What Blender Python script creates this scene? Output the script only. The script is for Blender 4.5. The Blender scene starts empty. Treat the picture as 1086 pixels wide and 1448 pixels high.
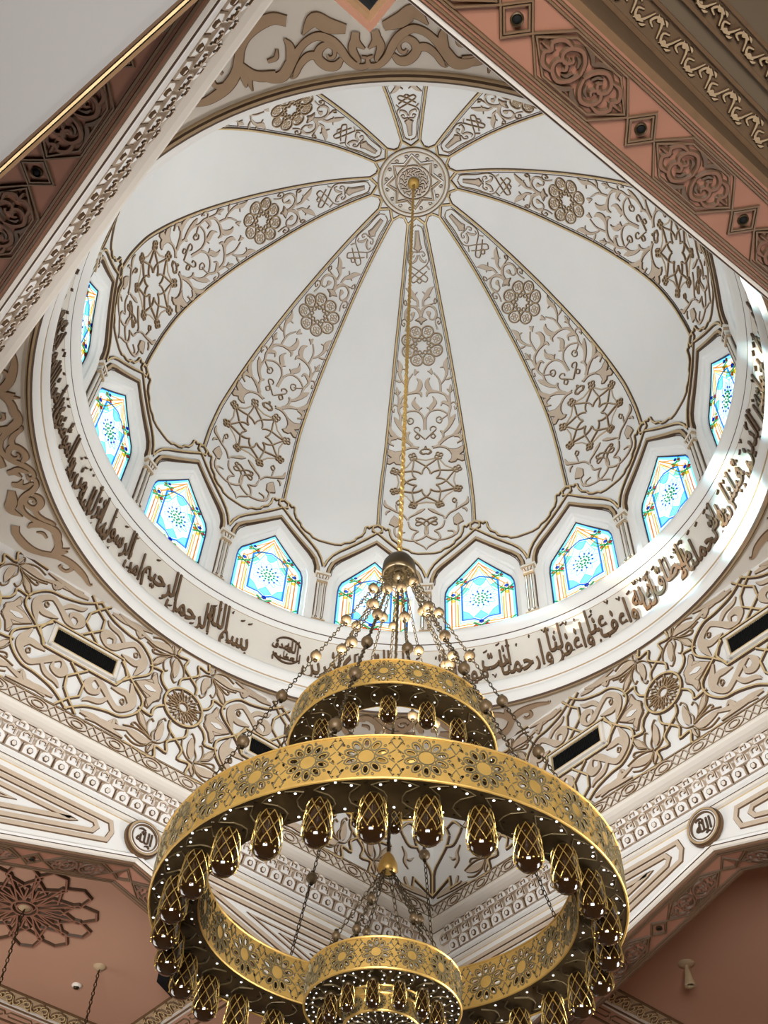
import bpy, math, random
from math import sin, cos, pi, radians, degrees, hypot, atan2, sqrt
from mathutils import Vector, Matrix
from mathutils.geometry import delaunay_2d_cdt, tessellate_polygon
C = bpy.context.scene.collection
SC = bpy.context.scene
random.seed(7)

# ---------------------------------------------------------------- camera
AZ, EL, RO, F = -0.1299, 0.9174, 0.0583, 1557.56
camd = bpy.data.cameras.new('camera'); cam = bpy.data.objects.new('camera', camd); C.objects.link(cam)
fw = Vector((sin(AZ)*cos(EL), cos(AZ)*cos(EL), sin(EL))); rt = Vector((cos(AZ), -sin(AZ), 0)); up = rt.cross(fw)
r2 = rt*cos(RO)+up*sin(RO); u2 = -rt*sin(RO)+up*cos(RO)
M = Matrix((r2, u2, -fw)).transposed().to_4x4(); M.translation = Vector((0.8772, -8.3846, -12.1508))
cam.matrix_world = M
camd.sensor_fit = 'VERTICAL'; camd.sensor_height = 24.0; camd.lens = F*24.0/1448.0; camd.clip_end = 300
SC.camera = cam
# ---------------------------------------------------------------- light
SKY = 2.0
w = bpy.data.worlds.new('daylight'); SC.world = w; w.use_nodes = True
bg = w.node_tree.nodes['Background']; bg.inputs[0].default_value = (0.90, 0.96, 1.0, 1); bg.inputs[1].default_value = SKY
sd = bpy.data.lights.new('sun', 'SUN'); sd.energy = 17.0; sd.angle = radians(1.5); sd.color = (1.0, 0.93, 0.82)
sun = bpy.data.objects.new('sun', sd); C.objects.link(sun)
SUNDIR = Vector((1.0, -0.16, -0.235))
sun.rotation_euler = SUNDIR.to_track_quat('-Z', 'Y').to_euler()
# added unseen fill lights: one up into the dome, three low in the hall
for nm, pos, aim, e, sx, sy, col, sprd in (
        ('dome_fill_up', (0, 0, -4.70), (0, 0, 5), 268, 1.5, 1.5, (.94, .975, 1.0), 77),
        ('hall_fill_west', (-10.5, 3.5, -10.0), (2.5, 0, -2), 560, 7, 5, (1, .98, .95), 180),
        ('hall_fill_east', (9.5, 3.0, -11.0), (-3.6, -3.6, -2.5), 290, 5, 3, (1, .98, .95), 62),
        ('hall_fill_south', (0, -12.6, -11.0), (0, 2, -3.6), 700, 7, 4, (1, .985, .96), 78)):
    ld = bpy.data.lights.new(nm, 'AREA'); ld.shape = 'RECTANGLE'; ld.size = sx; ld.size_y = sy; ld.energy = e; ld.color = col; ld.spread = radians(sprd)
    lo = bpy.data.objects.new(nm, ld); C.objects.link(lo); lo.location = pos
    lo.rotation_euler = (Vector(aim)-Vector(pos)).to_track_quat('-Z', 'Y').to_euler()
for j in range(16):     # light portals at the drum windows
    a = radians(11.25+22.5*j); ld = bpy.data.lights.new('window_portal', 'AREA'); ld.shape = 'RECTANGLE'; ld.size = 1.3; ld.size_y = 1.95; ld.cycles.is_portal = True
    lo = bpy.data.objects.new('window_portal', ld); C.objects.link(lo); lo.location = (5.06*sin(a), 5.06*cos(a), 2.8)
    lo.rotation_euler = Vector((-sin(a), -cos(a), 0)).to_track_quat('-Z', 'Y').to_euler()
vs = SC.view_settings; vs.view_transform = 'Standard'; vs.look = 'None'; vs.exposure = 0.0; vs.gamma = 1; vs.use_curve_mapping = False
SC.cycles.max_bounces = 8; SC.cycles.diffuse_bounces = 4; SC.cycles.transparent_max_bounces = 16; SC.cycles.use_denoising = True
SC.cycles.caustics_reflective = False; SC.cycles.caustics_refractive = False; SC.cycles.sample_clamp_indirect = 6

# ---------------------------------------------------------------- materials
def mat(name, col, rough=.6, metal=0., var=0., scale=6., emit=None, coat=0.):
    m = bpy.data.materials.new(name); m.use_nodes = True; nt = m.node_tree; b = nt.nodes['Principled BSDF']
    b.inputs['Base Color'].default_value = (*col, 1); b.inputs['Roughness'].default_value = rough; b.inputs['Metallic'].default_value = metal
    b.inputs['Coat Weight'].default_value = coat
    if var:
        n = nt.nodes.new('ShaderNodeTexNoise'); n.inputs['Scale'].default_value = scale; n.inputs['Detail'].default_value = 4
        g = nt.nodes.new('ShaderNodeTexCoord'); nt.links.new(g.outputs['Object'], n.inputs['Vector'])
        r = nt.nodes.new('ShaderNodeValToRGB'); r.color_ramp.elements[0].position = .3; r.color_ramp.elements[1].position = .7
        r.color_ramp.elements[0].color = (*[c*(1-var) for c in col], 1); r.color_ramp.elements[1].color = (*[min(1, c*(1+var)) for c in col], 1)
        nt.links.new(n.outputs['Fac'], r.inputs[0]); nt.links.new(r.outputs[0], b.inputs['Base Color'])
    return m
def glassm(name, col):
    m = bpy.data.materials.new(name); m.use_nodes = True; nt = m.node_tree
    for n in list(nt.nodes):
        if n.type == 'BSDF_PRINCIPLED': nt.nodes.remove(n)
    o = [n for n in nt.nodes if n.type == 'OUTPUT_MATERIAL'][0]
    t = nt.nodes.new('ShaderNodeBsdfTransparent'); t.inputs[0].default_value = (*col, 1)
    g = nt.nodes.new('ShaderNodeBsdfGlossy'); g.inputs['Roughness'].default_value = .15; mx = nt.nodes.new('ShaderNodeMixShader'); mx.inputs[0].default_value = .04
    nt.links.new(t.outputs[0], mx.inputs[1]); nt.links.new(g.outputs[0], mx.inputs[2]); nt.links.new(mx.outputs[0], o.inputs[0])
    return m
WHITE = mat('white_plaster', (.80, .79, .772), .7, var=.012, scale=1.5)
CREAM = mat('cream_plaster', (.74, .69, .62), .7, var=.02, scale=2)
TAUPE = mat('taupe_relief', (.55, .44, .335), .7, var=.05, scale=8)
SCROLL = mat('scroll_paint', (.40, .275, .175), .7, var=.04, scale=8)
OCHRE = mat('ochre_relief', (.42, .30, .175), .65, var=.06, scale=8)
BROWN = mat('brown_paint', (.13, .07, .03), .6, var=.1, scale=12)
DARK = mat('dark_brown_edge', (.075, .038, .017), .6)
GILT = mat('gilt_line', (.62, .46, .24), .45, metal=.15, var=.12, scale=14)
TERRA = mat('terracotta_paint', (.27, .115, .068), .7, var=.04, scale=3)
PINK = mat('rose_ceiling_paint', (.47, .265, .175), .75, var=.02, scale=1)
BRASS = mat('brass', (.54, .335, .09), .42, metal=.55, var=.10, scale=5)
BRONZE = mat('dark_bronze', (.045, .028, .010), .42, metal=.6, var=.2, scale=9)
ETCH = mat('etched_bronze', (.17, .135, .07), .55, metal=.4)
AMBER = mat('smoked_amber_glass', (.020, .008, .002), .10, metal=.3, coat=.6)
NETM = mat('gilt_wire', (.62, .42, .13), .35, metal=.85)
BLACK = mat('black_grille', (.008, .008, .008), .8)
LED = mat('light_stud', (1, 1, 1), .5)
_b = LED.node_tree.nodes['Principled BSDF']; _b.inputs['Emission Color'].default_value = (1, .96, .88, 1); _b.inputs['Emission Strength'].default_value = 1.6
DULL = mat('dull_brass_line', (.10, .07, .03), .5, metal=.5)
BEAD = mat('antique_brass_bead', (.095, .058, .024), .5, metal=.3, var=.1)
OLIVE = mat('shaded_ochre_ceiling', (.13, .09, .052), .75, var=.03, scale=1)  # aisle ceiling, its shade darkened into the paint colour
DTERRA = mat('dark_terracotta', (.15, .065, .035), .7)
BLACK.node_tree.nodes['Principled BSDF'].inputs['Specular IOR Level'].default_value = .1
UMBER = mat('umber_paint', (.13, .075, .035), .65, var=.1)
FLOOR = mat('beige_carpet', (.48, .42, .36), .9, var=.1, scale=.6)
GREY = mat('grey_plaster', (.21, .198, .19), .75, var=.015, scale=.6)
STONE = mat('marble', (.62, .57, .50), .4, var=.08, scale=1)
G_PANE = glassm('clear_window_glass', (.68, .70, .72)); G_CYAN = glassm('cyan_glass', (.30, .86, .96)); G_BLUE = glassm('blue_glass', (.02, .24, .80))
G_ORNG = glassm('orange_glass', (.86, .42, .08)); G_GREEN = glassm('green_glass', (.06, .50, .24)); G_YEL = glassm('yellow_glass', (.92, .85, .25)); G_RED = glassm('red_glass', (.80, .16, .12))

# ---------------------------------------------------------------- mesh tools
class MB:
    def __init__(s): s.v = []; s.f = []; s.m = []; s.mats = []
    def mi(s, m):
        if m not in s.mats: s.mats.append(m)
        return s.mats.index(m)
    def add(s, vs_, fs, m):
        o = len(s.v); s.v += [tuple(x) for x in vs_]; k = s.mi(m)
        for f in fs: s.f.append(tuple(i+o for i in f)); s.m.append(k)
    def box(s, c, d, m, rz=0):
        x, y, z = [a/2 for a in d]; P = [(sx*x, sy*y, sz*z) for sz in (-1, 1) for sy in (-1, 1) for sx in (-1, 1)]
        P = [(c[0]+a*cos(rz)-b*sin(rz), c[1]+a*sin(rz)+b*cos(rz), c[2]+e) for a, b, e in P]
        s.add(P, [(0, 2, 3, 1), (4, 5, 7, 6), (0, 1, 5, 4), (2, 6, 7, 3), (0, 4, 6, 2), (1, 3, 7, 5)], m)
    def lathe(s, prof, m, n=24, c=(0, 0, 0), a0=0., a1=2*pi):
        full = abs(a1-a0-2*pi) < 1e-6; k = n if full else n+1; vs_ = []
        for i in range(k):
            a = a0+(a1-a0)*i/n
            for r, z in prof: vs_.append((c[0]+r*sin(a), c[1]+r*cos(a), c[2]+z))
        L = len(prof); fs = []
        for i in range(n):
            j = (i+1) % k
            for q in range(L-1): fs.append((i*L+q, j*L+q, j*L+q+1, i*L+q+1))
        s.add(vs_, fs, m)
    def tube(s, P, r, m, n=5, closed=False):
        P = [Vector(p) for p in P]; N = len(P); vs_ = []; ref = Vector((.31, .17, .93))
        for i, p in enumerate(P):
            a = P[(i-1) % N] if (closed or i > 0) else p; b = P[(i+1) % N] if (closed or i < N-1) else p
            t = (b-a).normalized() if (b-a).length > 1e-9 else Vector((0, 0, 1))
            u = t.cross(ref); u = u.normalized() if u.length > 1e-3 else t.orthogonal().normalized(); v = t.cross(u)
            rr = r[i] if isinstance(r, (list, tuple)) else r
            for k in range(n): vs_.append(p+u*(rr*cos(2*pi*k/n))+v*(rr*sin(2*pi*k/n)))
        fs = []
        for i in range(N if closed else N-1):
            j = (i+1) % N
            for k in range(n): fs.append((i*n+k, i*n+(k+1) % n, j*n+(k+1) % n, j*n+k))
        s.add(vs_, fs, m)
    def build(s, name, parent=None, smooth=False):
        me = bpy.data.meshes.new(name); me.from_pydata(s.v, [], s.f)
        for m in s.mats: me.materials.append(m)
        me.polygons.foreach_set('material_index', s.m)
        if smooth: me.polygons.foreach_set('use_smooth', [True]*len(s.f))
        me.update(); o = bpy.data.objects.new(name, me); C.objects.link(o)
        if parent: o.parent = parent
        return o
def empty(name, loc=(0, 0, 0), rz=0):
    o = bpy.data.objects.new(name, None); C.objects.link(o); o.location = loc; o.rotation_euler = (0, 0, rz); o.empty_display_size = .2; return o
def tag(o, label, cat, group=None, kind=None):
    o['label'] = label; o['category'] = cat
    if group: o['group'] = group
    if kind: o['kind'] = kind
    return o
def struct(o): o['kind'] = 'structure'; return o
def copy(o, parent=None, rz=None, loc=None):
    c = o.copy(); C.objects.link(c)
    if parent: c.parent = parent
    if rz is not None: c.rotation_euler = (0, 0, rz)
    if loc is not None: c.location = loc
    return c
def tree(o, parent=None):
    kids = [k for k in o.children]; c = copy(o, parent)
    for k in kids: tree(k, c)
    return c
def cr(P, n=6, closed=False):
    if len(P) < 3: return [tuple(p) for p in P]
    D = len(P[0]); N = len(P)
    Q = ([P[-1]]+list(P)+[P[0], P[1]]) if closed else ([tuple(2*P[0][k]-P[1][k] for k in range(D))]+list(P)+[tuple(2*P[-1][k]-P[-2][k] for k in range(D))])
    out = []
    for i in range(1, len(Q)-2):
        for k in range(n):
            t = k/n
            out.append(tuple(.5*(2*Q[i][c]+(Q[i+1][c]-Q[i-1][c])*t+(2*Q[i-1][c]-5*Q[i][c]+4*Q[i+1][c]-Q[i+2][c])*t*t+(3*Q[i][c]-Q[i-1][c]-3*Q[i+1][c]+Q[i+2][c])*t**3) for c in range(D)))
    if not closed: out.append(tuple(P[-1]))
    return out
def sub(P, d=.12):
    out = [P[0]]
    for a, b in zip(P, P[1:]):
        L = math.dist(a[:2], b[:2]); k = max(1, int(L/d))
        for i in range(1, k+1): out.append(tuple(a[c]+(b[c]-a[c])*i/k for c in range(len(a))))
    return out
LAYER = 0
def ribbon(mb, P, mp, mt=None, ms=None, wd=None, h=.02, sk=.008, closed=False, h0=0.):
    """raised strip along P in surface coordinates; P of (u,v) or (u,v,w); mp(u,v,h)->3D; side skirts of width sk"""
    global LAYER
    mt = mt or TAUPE; ms = ms or BROWN; Q = []; LAYER = (LAYER+1) % 41; h += LAYER*.00022     # keeps crossing strips from being coplanar
    for p in P:
        if not Q or math.dist(p[:2], Q[-1][:2]) > 1e-5: Q.append(p)
    P = Q; N = len(P); L = []
    if N < 2: return
    for i, p in enumerate(P):
        a = P[(i-1) % N] if (closed or i > 0) else p; b = P[(i+1) % N] if (closed or i < N-1) else p
        t1 = (p[0]-a[0], p[1]-a[1]); t2 = (b[0]-p[0], b[1]-p[1]); l1 = hypot(*t1) or 1; l2 = hypot(*t2) or 1
        if not closed and i == 0: t1, l1 = t2, l2
        if not closed and i == N-1: t2, l2 = t1, l1
        tx = t1[0]/l1+t2[0]/l2; ty = t1[1]/l1+t2[1]/l2; l = hypot(tx, ty) or 1; tx /= l; ty /= l
        cs = max(.5, (tx*t2[0]+ty*t2[1])/l2); ww = (wd if wd is not None else max(p[2], .004))/2
        for k, hh in ((-(ww+sk), h0), (-ww, h), (ww, h), (ww+sk, h0)):
            L.append(mp(p[0]-ty*k/cs, p[1]+tx*k/cs, hh))
    f1 = []; f2 = []
    for i in range(N if closed else N-1):
        j = (i+1) % N; a = i*4; b = j*4
        f1.append((a+1, b+1, b+2, a+2)); f2 += [(a, b, b+1, a+1), (a+2, b+2, b+3, a+3)]
    o = len(mb.v); mb.add(L, f1, mt); k = mb.mi(ms)
    for f in f2: mb.f.append(tuple(i+o for i in f)); mb.m.append(k)
def plate(mb, P, mp, mt=None, ms=None, h=.02, sk=.008, h0=0.):
    mt = mt or TAUPE; ms = ms or BROWN
    global LAYER
    LAYER = (LAYER+1) % 41; h += LAYER*.00022
    tri = tessellate_polygon([[Vector((p[0], p[1], 0)) for p in P]])
    mb.add([mp(p[0], p[1], h) for p in P], [tuple(t) for t in tri], mt)
    ribbon(mb, [(p[0], p[1]) for p in P], mp, ms, ms, wd=.004, h=h+.001, sk=sk, closed=True, h0=h0)
def circ(cx, cy, r, n=20, a0=0): return [(cx+r*cos(a0+2*pi*i/n), cy+r*sin(a0+2*pi*i/n)) for i in range(n)]
def disc(mb, cx, cy, r, mp, mt, ms, h=.02, n=12): plate(mb, circ(cx, cy, r, n), mp, mt, ms, h)
def trips(r): return [tuple(r[i:i+3]) for i in range(0, len(r), 3)]
def strokes(mb, data, mp, mirrors=((1, 1),), ou=0., ov=0., gw=.026, bw=.02, kw=.026):
    """traced relief strokes: t taupe leaf, b thin brown line, g gilt line, k straight gilt line, P plate, w white inlay"""
    for sx, sy in mirrors:
        m2 = lambda u, v, h: mp(ou+sx*u, ov+sy*v, h)
        for k, r in data:
            if k == 'P':
                P = [(r[i], r[i+1]) for i in range(0, len(r), 2)]; plate(mb, P, m2, TAUPE, BROWN, .022); continue
            P = trips(r)
            if k == 't': ribbon(mb, cr(P, 5), m2, TAUPE, BROWN, None, .022, .007)
            elif k == 'b': ribbon(mb, cr(P, 4), m2, OCHRE, BROWN, bw*.55, .026, bw*.35)
            elif k == 'g': ribbon(mb, cr(P, 4), m2, GILT, DARK, gw, .032, .011)
            elif k == 'k': ribbon(mb, P, m2, GILT, DARK, kw, .032, .011)
            elif k == 'w': ribbon(mb, cr(P, 4), m2, WHITE, BROWN, None, .03, .006)
# relief ornament outlines: rib (arc offset, distance from crown), wall (along, height), spandrel (across, outwards)
RIB = [('t',[-.008,7.93,.043,-.012,8.133,.043,.068,8.264,.032,.236,8.343,.028,.424,8.313,.032,.549,8.23,.043,.526,8.136,.028,.408,8.109,.008]),('t',[.567,8.251,.024,.613,8.131,.032,.617,7.933,.02]),('P',[.532,7.75,.578,7.687,.637,7.629,.692,7.743,.728,7.884,.659,7.926,.601,7.97,.544,7.929]),('b',[-.008,8.074,.018,.02,7.916,.018,.106,7.815,.016,.192,7.805,.016,.211,7.867,.016,.163,7.906,.016,.068,7.832,.016,-.086,7.69,.016,-.162,7.716,.016]),('b',[-.009,7.75,.014,.106,7.689,.016,.193,7.681,.016,.202,7.743,.016,.125,7.793,.016,.03,7.857,.016]),('t',[.355,7.793,.02,.305,7.976,.032,.153,8.075,.01]),('t',[.153,8.075,.01,.238,8.155,.032,.265,8.284,.028,.198,8.387,.024,.049,8.511,.02,-.011,8.616,.012]),('t',[.03,7.409,.008,.126,7.474,.067,.232,7.569,.036,.337,7.658,.024,.365,7.751,.028]),('t',[.365,7.751,.024,.454,7.591,.028,.591,7.504,.032,.71,7.416,.051,.81,7.344,.067,.834,7.197,.012]),('t',[.718,7.483,.02,.785,7.529,.039,.806,7.625,.008]),('t',[.581,7.5,.016,.6,7.294,.024]),('b',[.607,7.238,.016,.566,7.302,.016,.518,7.235,.016,.559,7.178,.016,.607,7.238,.016]),('P',[.473,5.877,.574,5.907,.634,5.918,.8,5.858,.785,5.998,.701,6.061,.791,6.091,.797,6.214,.746,6.224,.657,6.157,.614,6.209,.523,6.217,.474,6.183,.536,6.124,.539,6.016]),('t',[.15,5.82,.016,.292,5.792,.036,.433,5.846,.036,.531,5.944,.043]),('t',[.131,5.778,.008,.232,5.787,.047,.356,5.686,.032,.482,5.604,.032,.606,5.557,.047,.702,5.475,.087,.737,5.368,.039,.71,5.284,.008]),('t',[.605,5.592,.032,.727,5.628,.051,.755,5.713,.039,.66,5.763,.016]),('t',[.264,5.722,.028,.359,5.62,.032,.367,5.495,.032,.313,5.432,.008]),('t',[.367,5.495,.032,.468,5.407,.039,.544,5.288,.067,.631,5.179,.016]),('b',[.005,5.944,.018,-.055,5.941,.018,-.094,5.882,.018,-.049,5.835,.018,.008,5.837,.018]),('b',[.005,5.944,.018,.066,5.954,.018,.123,5.903,.018,.078,5.844,.018,.038,5.841,.018,.009,5.768,.018]),('b',[.002,5.605,.024,.123,5.485,.024,.217,5.4,.024,.223,5.339,.024,.159,5.317,.024,.106,5.358,.024,.125,5.413,.02]),('b',[.217,5.538,.018,.171,5.591,.018,.116,5.54,.018,.164,5.48,.018,.217,5.538,.018]),('t',[.008,5.384,.043,.013,5.183,.036,.043,5.06,.032,.139,4.955,.032,.294,4.942,.028,.415,5.003,.024,.475,5.075,.02,.39,5.141,.016,.306,5.174,.016]),('b',[.364,5.181,.016,.325,5.247,.016,.254,5.215,.016,.246,5.134,.016,.319,5.109,.016,.364,5.181,.016]),('t',[.139,4.968,.02,.141,4.882,.091,.217,4.776,.091,.21,4.688,.028,.181,4.629,.008]),('t',[.14,4.922,.036,.049,4.87,.008]),('t',[.268,5.747,.02,.364,5.599,.036,.369,5.466,.032,.319,5.422,.008]),('t',[.368,5.478,.024,.474,5.366,.036,.52,5.242,.039,.505,5.084,.036,.542,4.937,.043,.527,4.779,.047,.537,4.649,.024,.556,4.586,.02]),('t',[.52,5.242,.024,.595,5.165,.067,.643,5.106,.01]),('t',[.533,4.899,.024,.464,4.813,.067,.382,4.788,.043,.342,4.871,.01]),('t',[.545,4.845,.02,.63,4.822,.024,.685,4.909,.024,.648,4.986,.016,.63,4.916,.012]),('t',[.555,4.599,.012,.563,4.501,.055,.567,4.418,.008]),('t',[.555,4.599,.012,.496,4.508,.02]),('t',[.555,4.599,.012,.631,4.532,.02]),('t',[.268,5.747,.032,.415,5.606,.036,.56,5.575,.043,.665,5.517,.099,.726,5.414,.071,.732,5.283,.01]),('t',[.6,5.595,.039,.723,5.607,.063,.739,5.711,.039,.655,5.776,.012]),('t',[.526,4.8,.043,.45,4.632,.039,.308,4.548,.036,.164,4.506,.067,.085,4.404,.099,.079,4.282,.071,.137,4.21,.01]),('t',[.195,4.523,.039,.081,4.533,.059,.053,4.632,.01]),('t',[.353,4.564,.036,.351,4.38,.032,.319,4.244,.024,.221,4.103,.016]),('t',[.188,4.147,.008,.163,4.071,.059,.172,4.004,.008]),('t',[.188,4.129,.012,.098,4.054,.016]),('t',[.355,4.38,.028,.443,4.283,.032,.501,4.125,.055,.476,3.967,.091,.498,3.868,.039,.536,3.808,.008]),('t',[.475,3.998,.039,.366,4.008,.008]),('t',[.495,4.026,.039,.581,4.085,.008]),('t',[.467,4.296,.01,.547,4.279,.039,.626,4.251,.008]),('t',[.006,2.95,.067,.011,2.824,.047,.068,2.7,.039,.175,2.639,.032,.279,2.685,.032,.332,2.808,.032,.278,2.939,.028,.195,2.923,.02,.167,2.846,.016]),('t',[.166,2.855,.012,.179,2.798,.059,.145,2.752,.008]),('P',[.009,2.862,.121,2.935,.036,2.974,.009,3.027,-.016,2.974,-.103,2.92]),('t',[.316,2.9,.016,.302,3.025,.016,.346,3.186,.02]),('b',[.31,2.944,.012,.374,2.919,.012,.423,3.001,.012,.378,3.068,.012,.348,3.02,.01,.375,2.997,.01]),('b',[.009,.922,.019,.116,1.011,.019,.157,1.339,.019,.214,1.698,.019,.012,1.87,.019,-.162,2.024,.019,-.158,2.103,.019,-.091,2.107,.019,.17,1.899,.016]),('b',[-.001,2.147,.014,-.056,2.079,.014,.005,2.013,.013]),('P',[-.014,1.053,.035,1.048,.057,1.325,.086,1.404,.037,1.444,.015,1.49,-.013,1.448,-.068,1.419,-.043,1.323]),('t',[.018,1.49,.016,.099,1.483,.019,.142,1.556,.016,.102,1.582,.013,.082,1.54,.009]),('t',[.015,1.546,.022,.056,1.65,.041,.141,1.711,.019,.166,1.65,.009]),('t',[.052,2.648,.032,.066,2.514,.044,.128,2.438,.085,.209,2.311,.085,.301,2.243,.008]),('t',[.138,2.405,.032,.055,2.322,.006]),('t',[.154,2.421,.032,.219,2.467,.008]),('t',[0,2.897,.035,.013,2.78,.032,.059,2.679,.032,.178,2.64,.028,.293,2.708,.028,.337,2.854,.028,.299,2.967,.025]),('t',[.078,2.631,.019,.213,2.614,.016,.315,2.598,.013]),('b',[.319,2.496,.011,.35,2.564,.011,.314,2.614,.011,.291,2.553,.011,.319,2.496,.011]),('t',[.184,2.895,.009,.162,2.808,.054,.123,2.758,.006]),('t',[.159,1.774,.013,.23,1.884,.019])]
WALL = [('g',[-2.23,-1.27,.019,-2.45,-1.03,.019,-2.68,-.81,.019,-2.69,-.62,.019,-2.59,-.46,.019,-2.42,-.33,.019,-2.21,-.3,.019,-1.95,-.22,.019,-1.8,-.13,.019,-1.63,.01,.019]),('k',[-2.23,-.79,.019,-1.07,-.82,.019,-1.06,-1.32,.019,-2.23,-1.28,.019,-2.23,-.79,.019]),('k',[-1.76,-.32,.019,-1.78,-.52,.019,-1.65,-.65,.019,-1.51,-.51,.019,-1.52,-.3,.019,-1.66,-.18,.019,-1.76,-.32,.019]),('k',[-1.65,-.65,.019,-1.52,-.78,.019]),('k',[-1.65,-.65,.019,-1.78,-.78,.019]),('k',[-1.66,-.18,.019,-1.82,.03,.019]),('k',[-1.66,-.18,.019,-1.49,.01,.019]),('t',[-2.46,-.98,.024,-2.53,-.79,.109,-2.55,-.64,.118,-2.49,-.52,.094,-2.36,-.43,.094,-2.26,-.48,.085,-2.14,-.59,.094,-2.03,-.69,.109,-1.91,-.72,.047,-1.84,-.59,.118,-1.9,-.5,.132,-2.01,-.53,.071,-2.02,-.63,.019]),('t',[-2.51,-.61,.038,-2.44,-.75,.104,-2.31,-.75,.094,-2.18,-.73,.012]),('t',[-2.18,-.52,.047,-2.07,-.39,.08,-1.91,-.34,.071,-1.83,-.26,.012]),('b',[-2.33,-.58,.019,-2.35,-.64,.019,-2.39,-.62,.019,-2.38,-.55,.019,-2.33,-.58,.019]),('g',[-.23,-1.21,.016,-.33,-1.29,.016,-.38,-1.4,.016,-.39,-1.5,.016,-.61,-1.47,.016]),('g',[.23,-1.4,.016,.22,-1.54,.016,.09,-1.66,.016,-.05,-1.8,.016,-.02,-1.97,.016,-.21,-1.96,.016,-.21,-2.18,.016,-.68,-2.15,.016]),('P',[-.76,-1.06,-.62,-.96,-.47,-.93,-.52,-.87,-.52,-.83,-.46,-.72,-.41,-.86,-.31,-.99,-.33,-1.08,-.32,-1.17,-.41,-1.25,-.47,-1.4,-.51,-1.39,-.52,-1.34,-.52,-1.24,-.62,-1.17]),('w',[-.61,-1.05,.011,-.52,-1.05,.071,-.41,-1.07,.011]),('b',[-.28,-1.89,.012,-.44,-1.84,.012,-.6,-1.84,.012,-.75,-1.89,.012]),('b',[-.28,-1.92,.012,-.38,-2.05,.012,-.53,-2.09,.012,-.68,-2.03,.012]),('t',[-.3,-1.93,.035,-.42,-1.97,.131,-.59,-1.94,.106,-.71,-1.92,.018]),('b',[-.28,-1.89,.012,-.3,-1.77,.012,-.24,-1.64,.012,-.23,-1.51,.012,-.17,-1.42,.012,-.13,-1.45,.012]),('b',[-.27,-1.91,.012,-.15,-1.87,.012,-.05,-1.74,.012,-.03,-1.58,.012,-.08,-1.51,.012]),('t',[-.22,-1.86,.028,-.2,-1.77,.106,-.18,-1.61,.089,-.18,-1.49,.011]),('b',[-.29,-1.89,.014,-.38,-1.78,.014,-.4,-1.65,.014,-.36,-1.54,.014,-.31,-1.57,.014]),('t',[-.4,-1.77,.011,-.48,-1.66,.096,-.57,-1.54,.014]),('b',[-.38,-1.8,.012,-.51,-1.72,.012,-.58,-1.61,.012,-.59,-1.52,.012,-.49,-1.58,.012,-.38,-1.79,.012]),('b',[-.3,-1.89,.014,-.46,-1.8,.014,-.59,-1.75,.014,-.63,-1.8,.014,-.59,-1.82,.014]),('b',[-.25,-1.94,.014,-.32,-2.02,.014,-.31,-2.11,.014,-.27,-2.11,.014]),('t',[-.24,-1.95,.028,-.26,-2.04,.042,-.29,-2.1,.011]),('t',[-.7,-2.1,.021,-.99,-2.06,.085,-1.19,-2.03,.106,-1.4,-2.04,.042]),('t',[-.99,-2.06,.035,-.93,-1.95,.057,-.91,-1.89,.018]),('t',[-1.92,-2.1,.021,-2.1,-2.04,.092,-2.29,-2.01,.085,-2.55,-1.93,.035]),('t',[-2.32,-2,.035,-2.34,-1.89,.05,-2.4,-1.94,.018])]
SPAN = [('t',[.061,5.197,.035,.001,5.173,.056,.02,5.104,.084,.115,5.104,.105,.209,5.181,.126,.28,5.294,.14,.361,5.382,.14,.488,5.437,.133,.608,5.405,.119,.714,5.32,.119,.818,5.195,.174,.923,5.068,.188,1.059,5.051,.154,1.172,5.102,.049]),('t',[.854,5.437,.035,.806,5.348,.14,.818,5.195,.154]),('t',[.273,5.195,.07,.342,5.128,.14,.442,5.135,.154,.522,5.217,.154,.496,5.306,.126,.413,5.347,.098,.343,5.301,.07,.35,5.23,.056,.398,5.21,.049,.425,5.241,.035]),('t',[.499,5.242,.126,.623,5.245,.126,.718,5.172,.105,.787,5.071,.084,.828,5.044,.049,.812,5.084,.028]),('t',[.101,5.448,.126,.107,5.354,.14,.019,5.274,.017]),('t',[.116,5.4,.105,.15,5.28,.133,.096,5.166,.07,.113,5.136,.021]),('t',[.197,5.486,.14,.372,5.531,.244,.523,5.599,.23,.661,5.463,.014]),('t',[.948,5.342,.021,.973,5.254,.07,1.065,5.224,.049]),('t',[1.221,5.094,.021,1.287,5.042,.084,1.274,4.93,.01]),('t',[1.98,4.771,.031,1.969,4.827,.062,1.773,4.868,.14,1.55,4.99,.186,1.408,5.157,.171,1.328,5.39,.155,1.204,5.551,.217,.969,5.643,.186,.809,5.611,.171]),('t',[1.546,5.017,.078,1.661,5.012,.078,1.695,5.11,.085,1.618,5.172,.07,1.569,5.128,.039]),('t',[1.395,5.236,.116,1.221,5.089,.171,.997,5.072,.171]),('t',[1.366,5.154,.078,1.337,5.07,.132,1.339,4.975,.016])]
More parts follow.
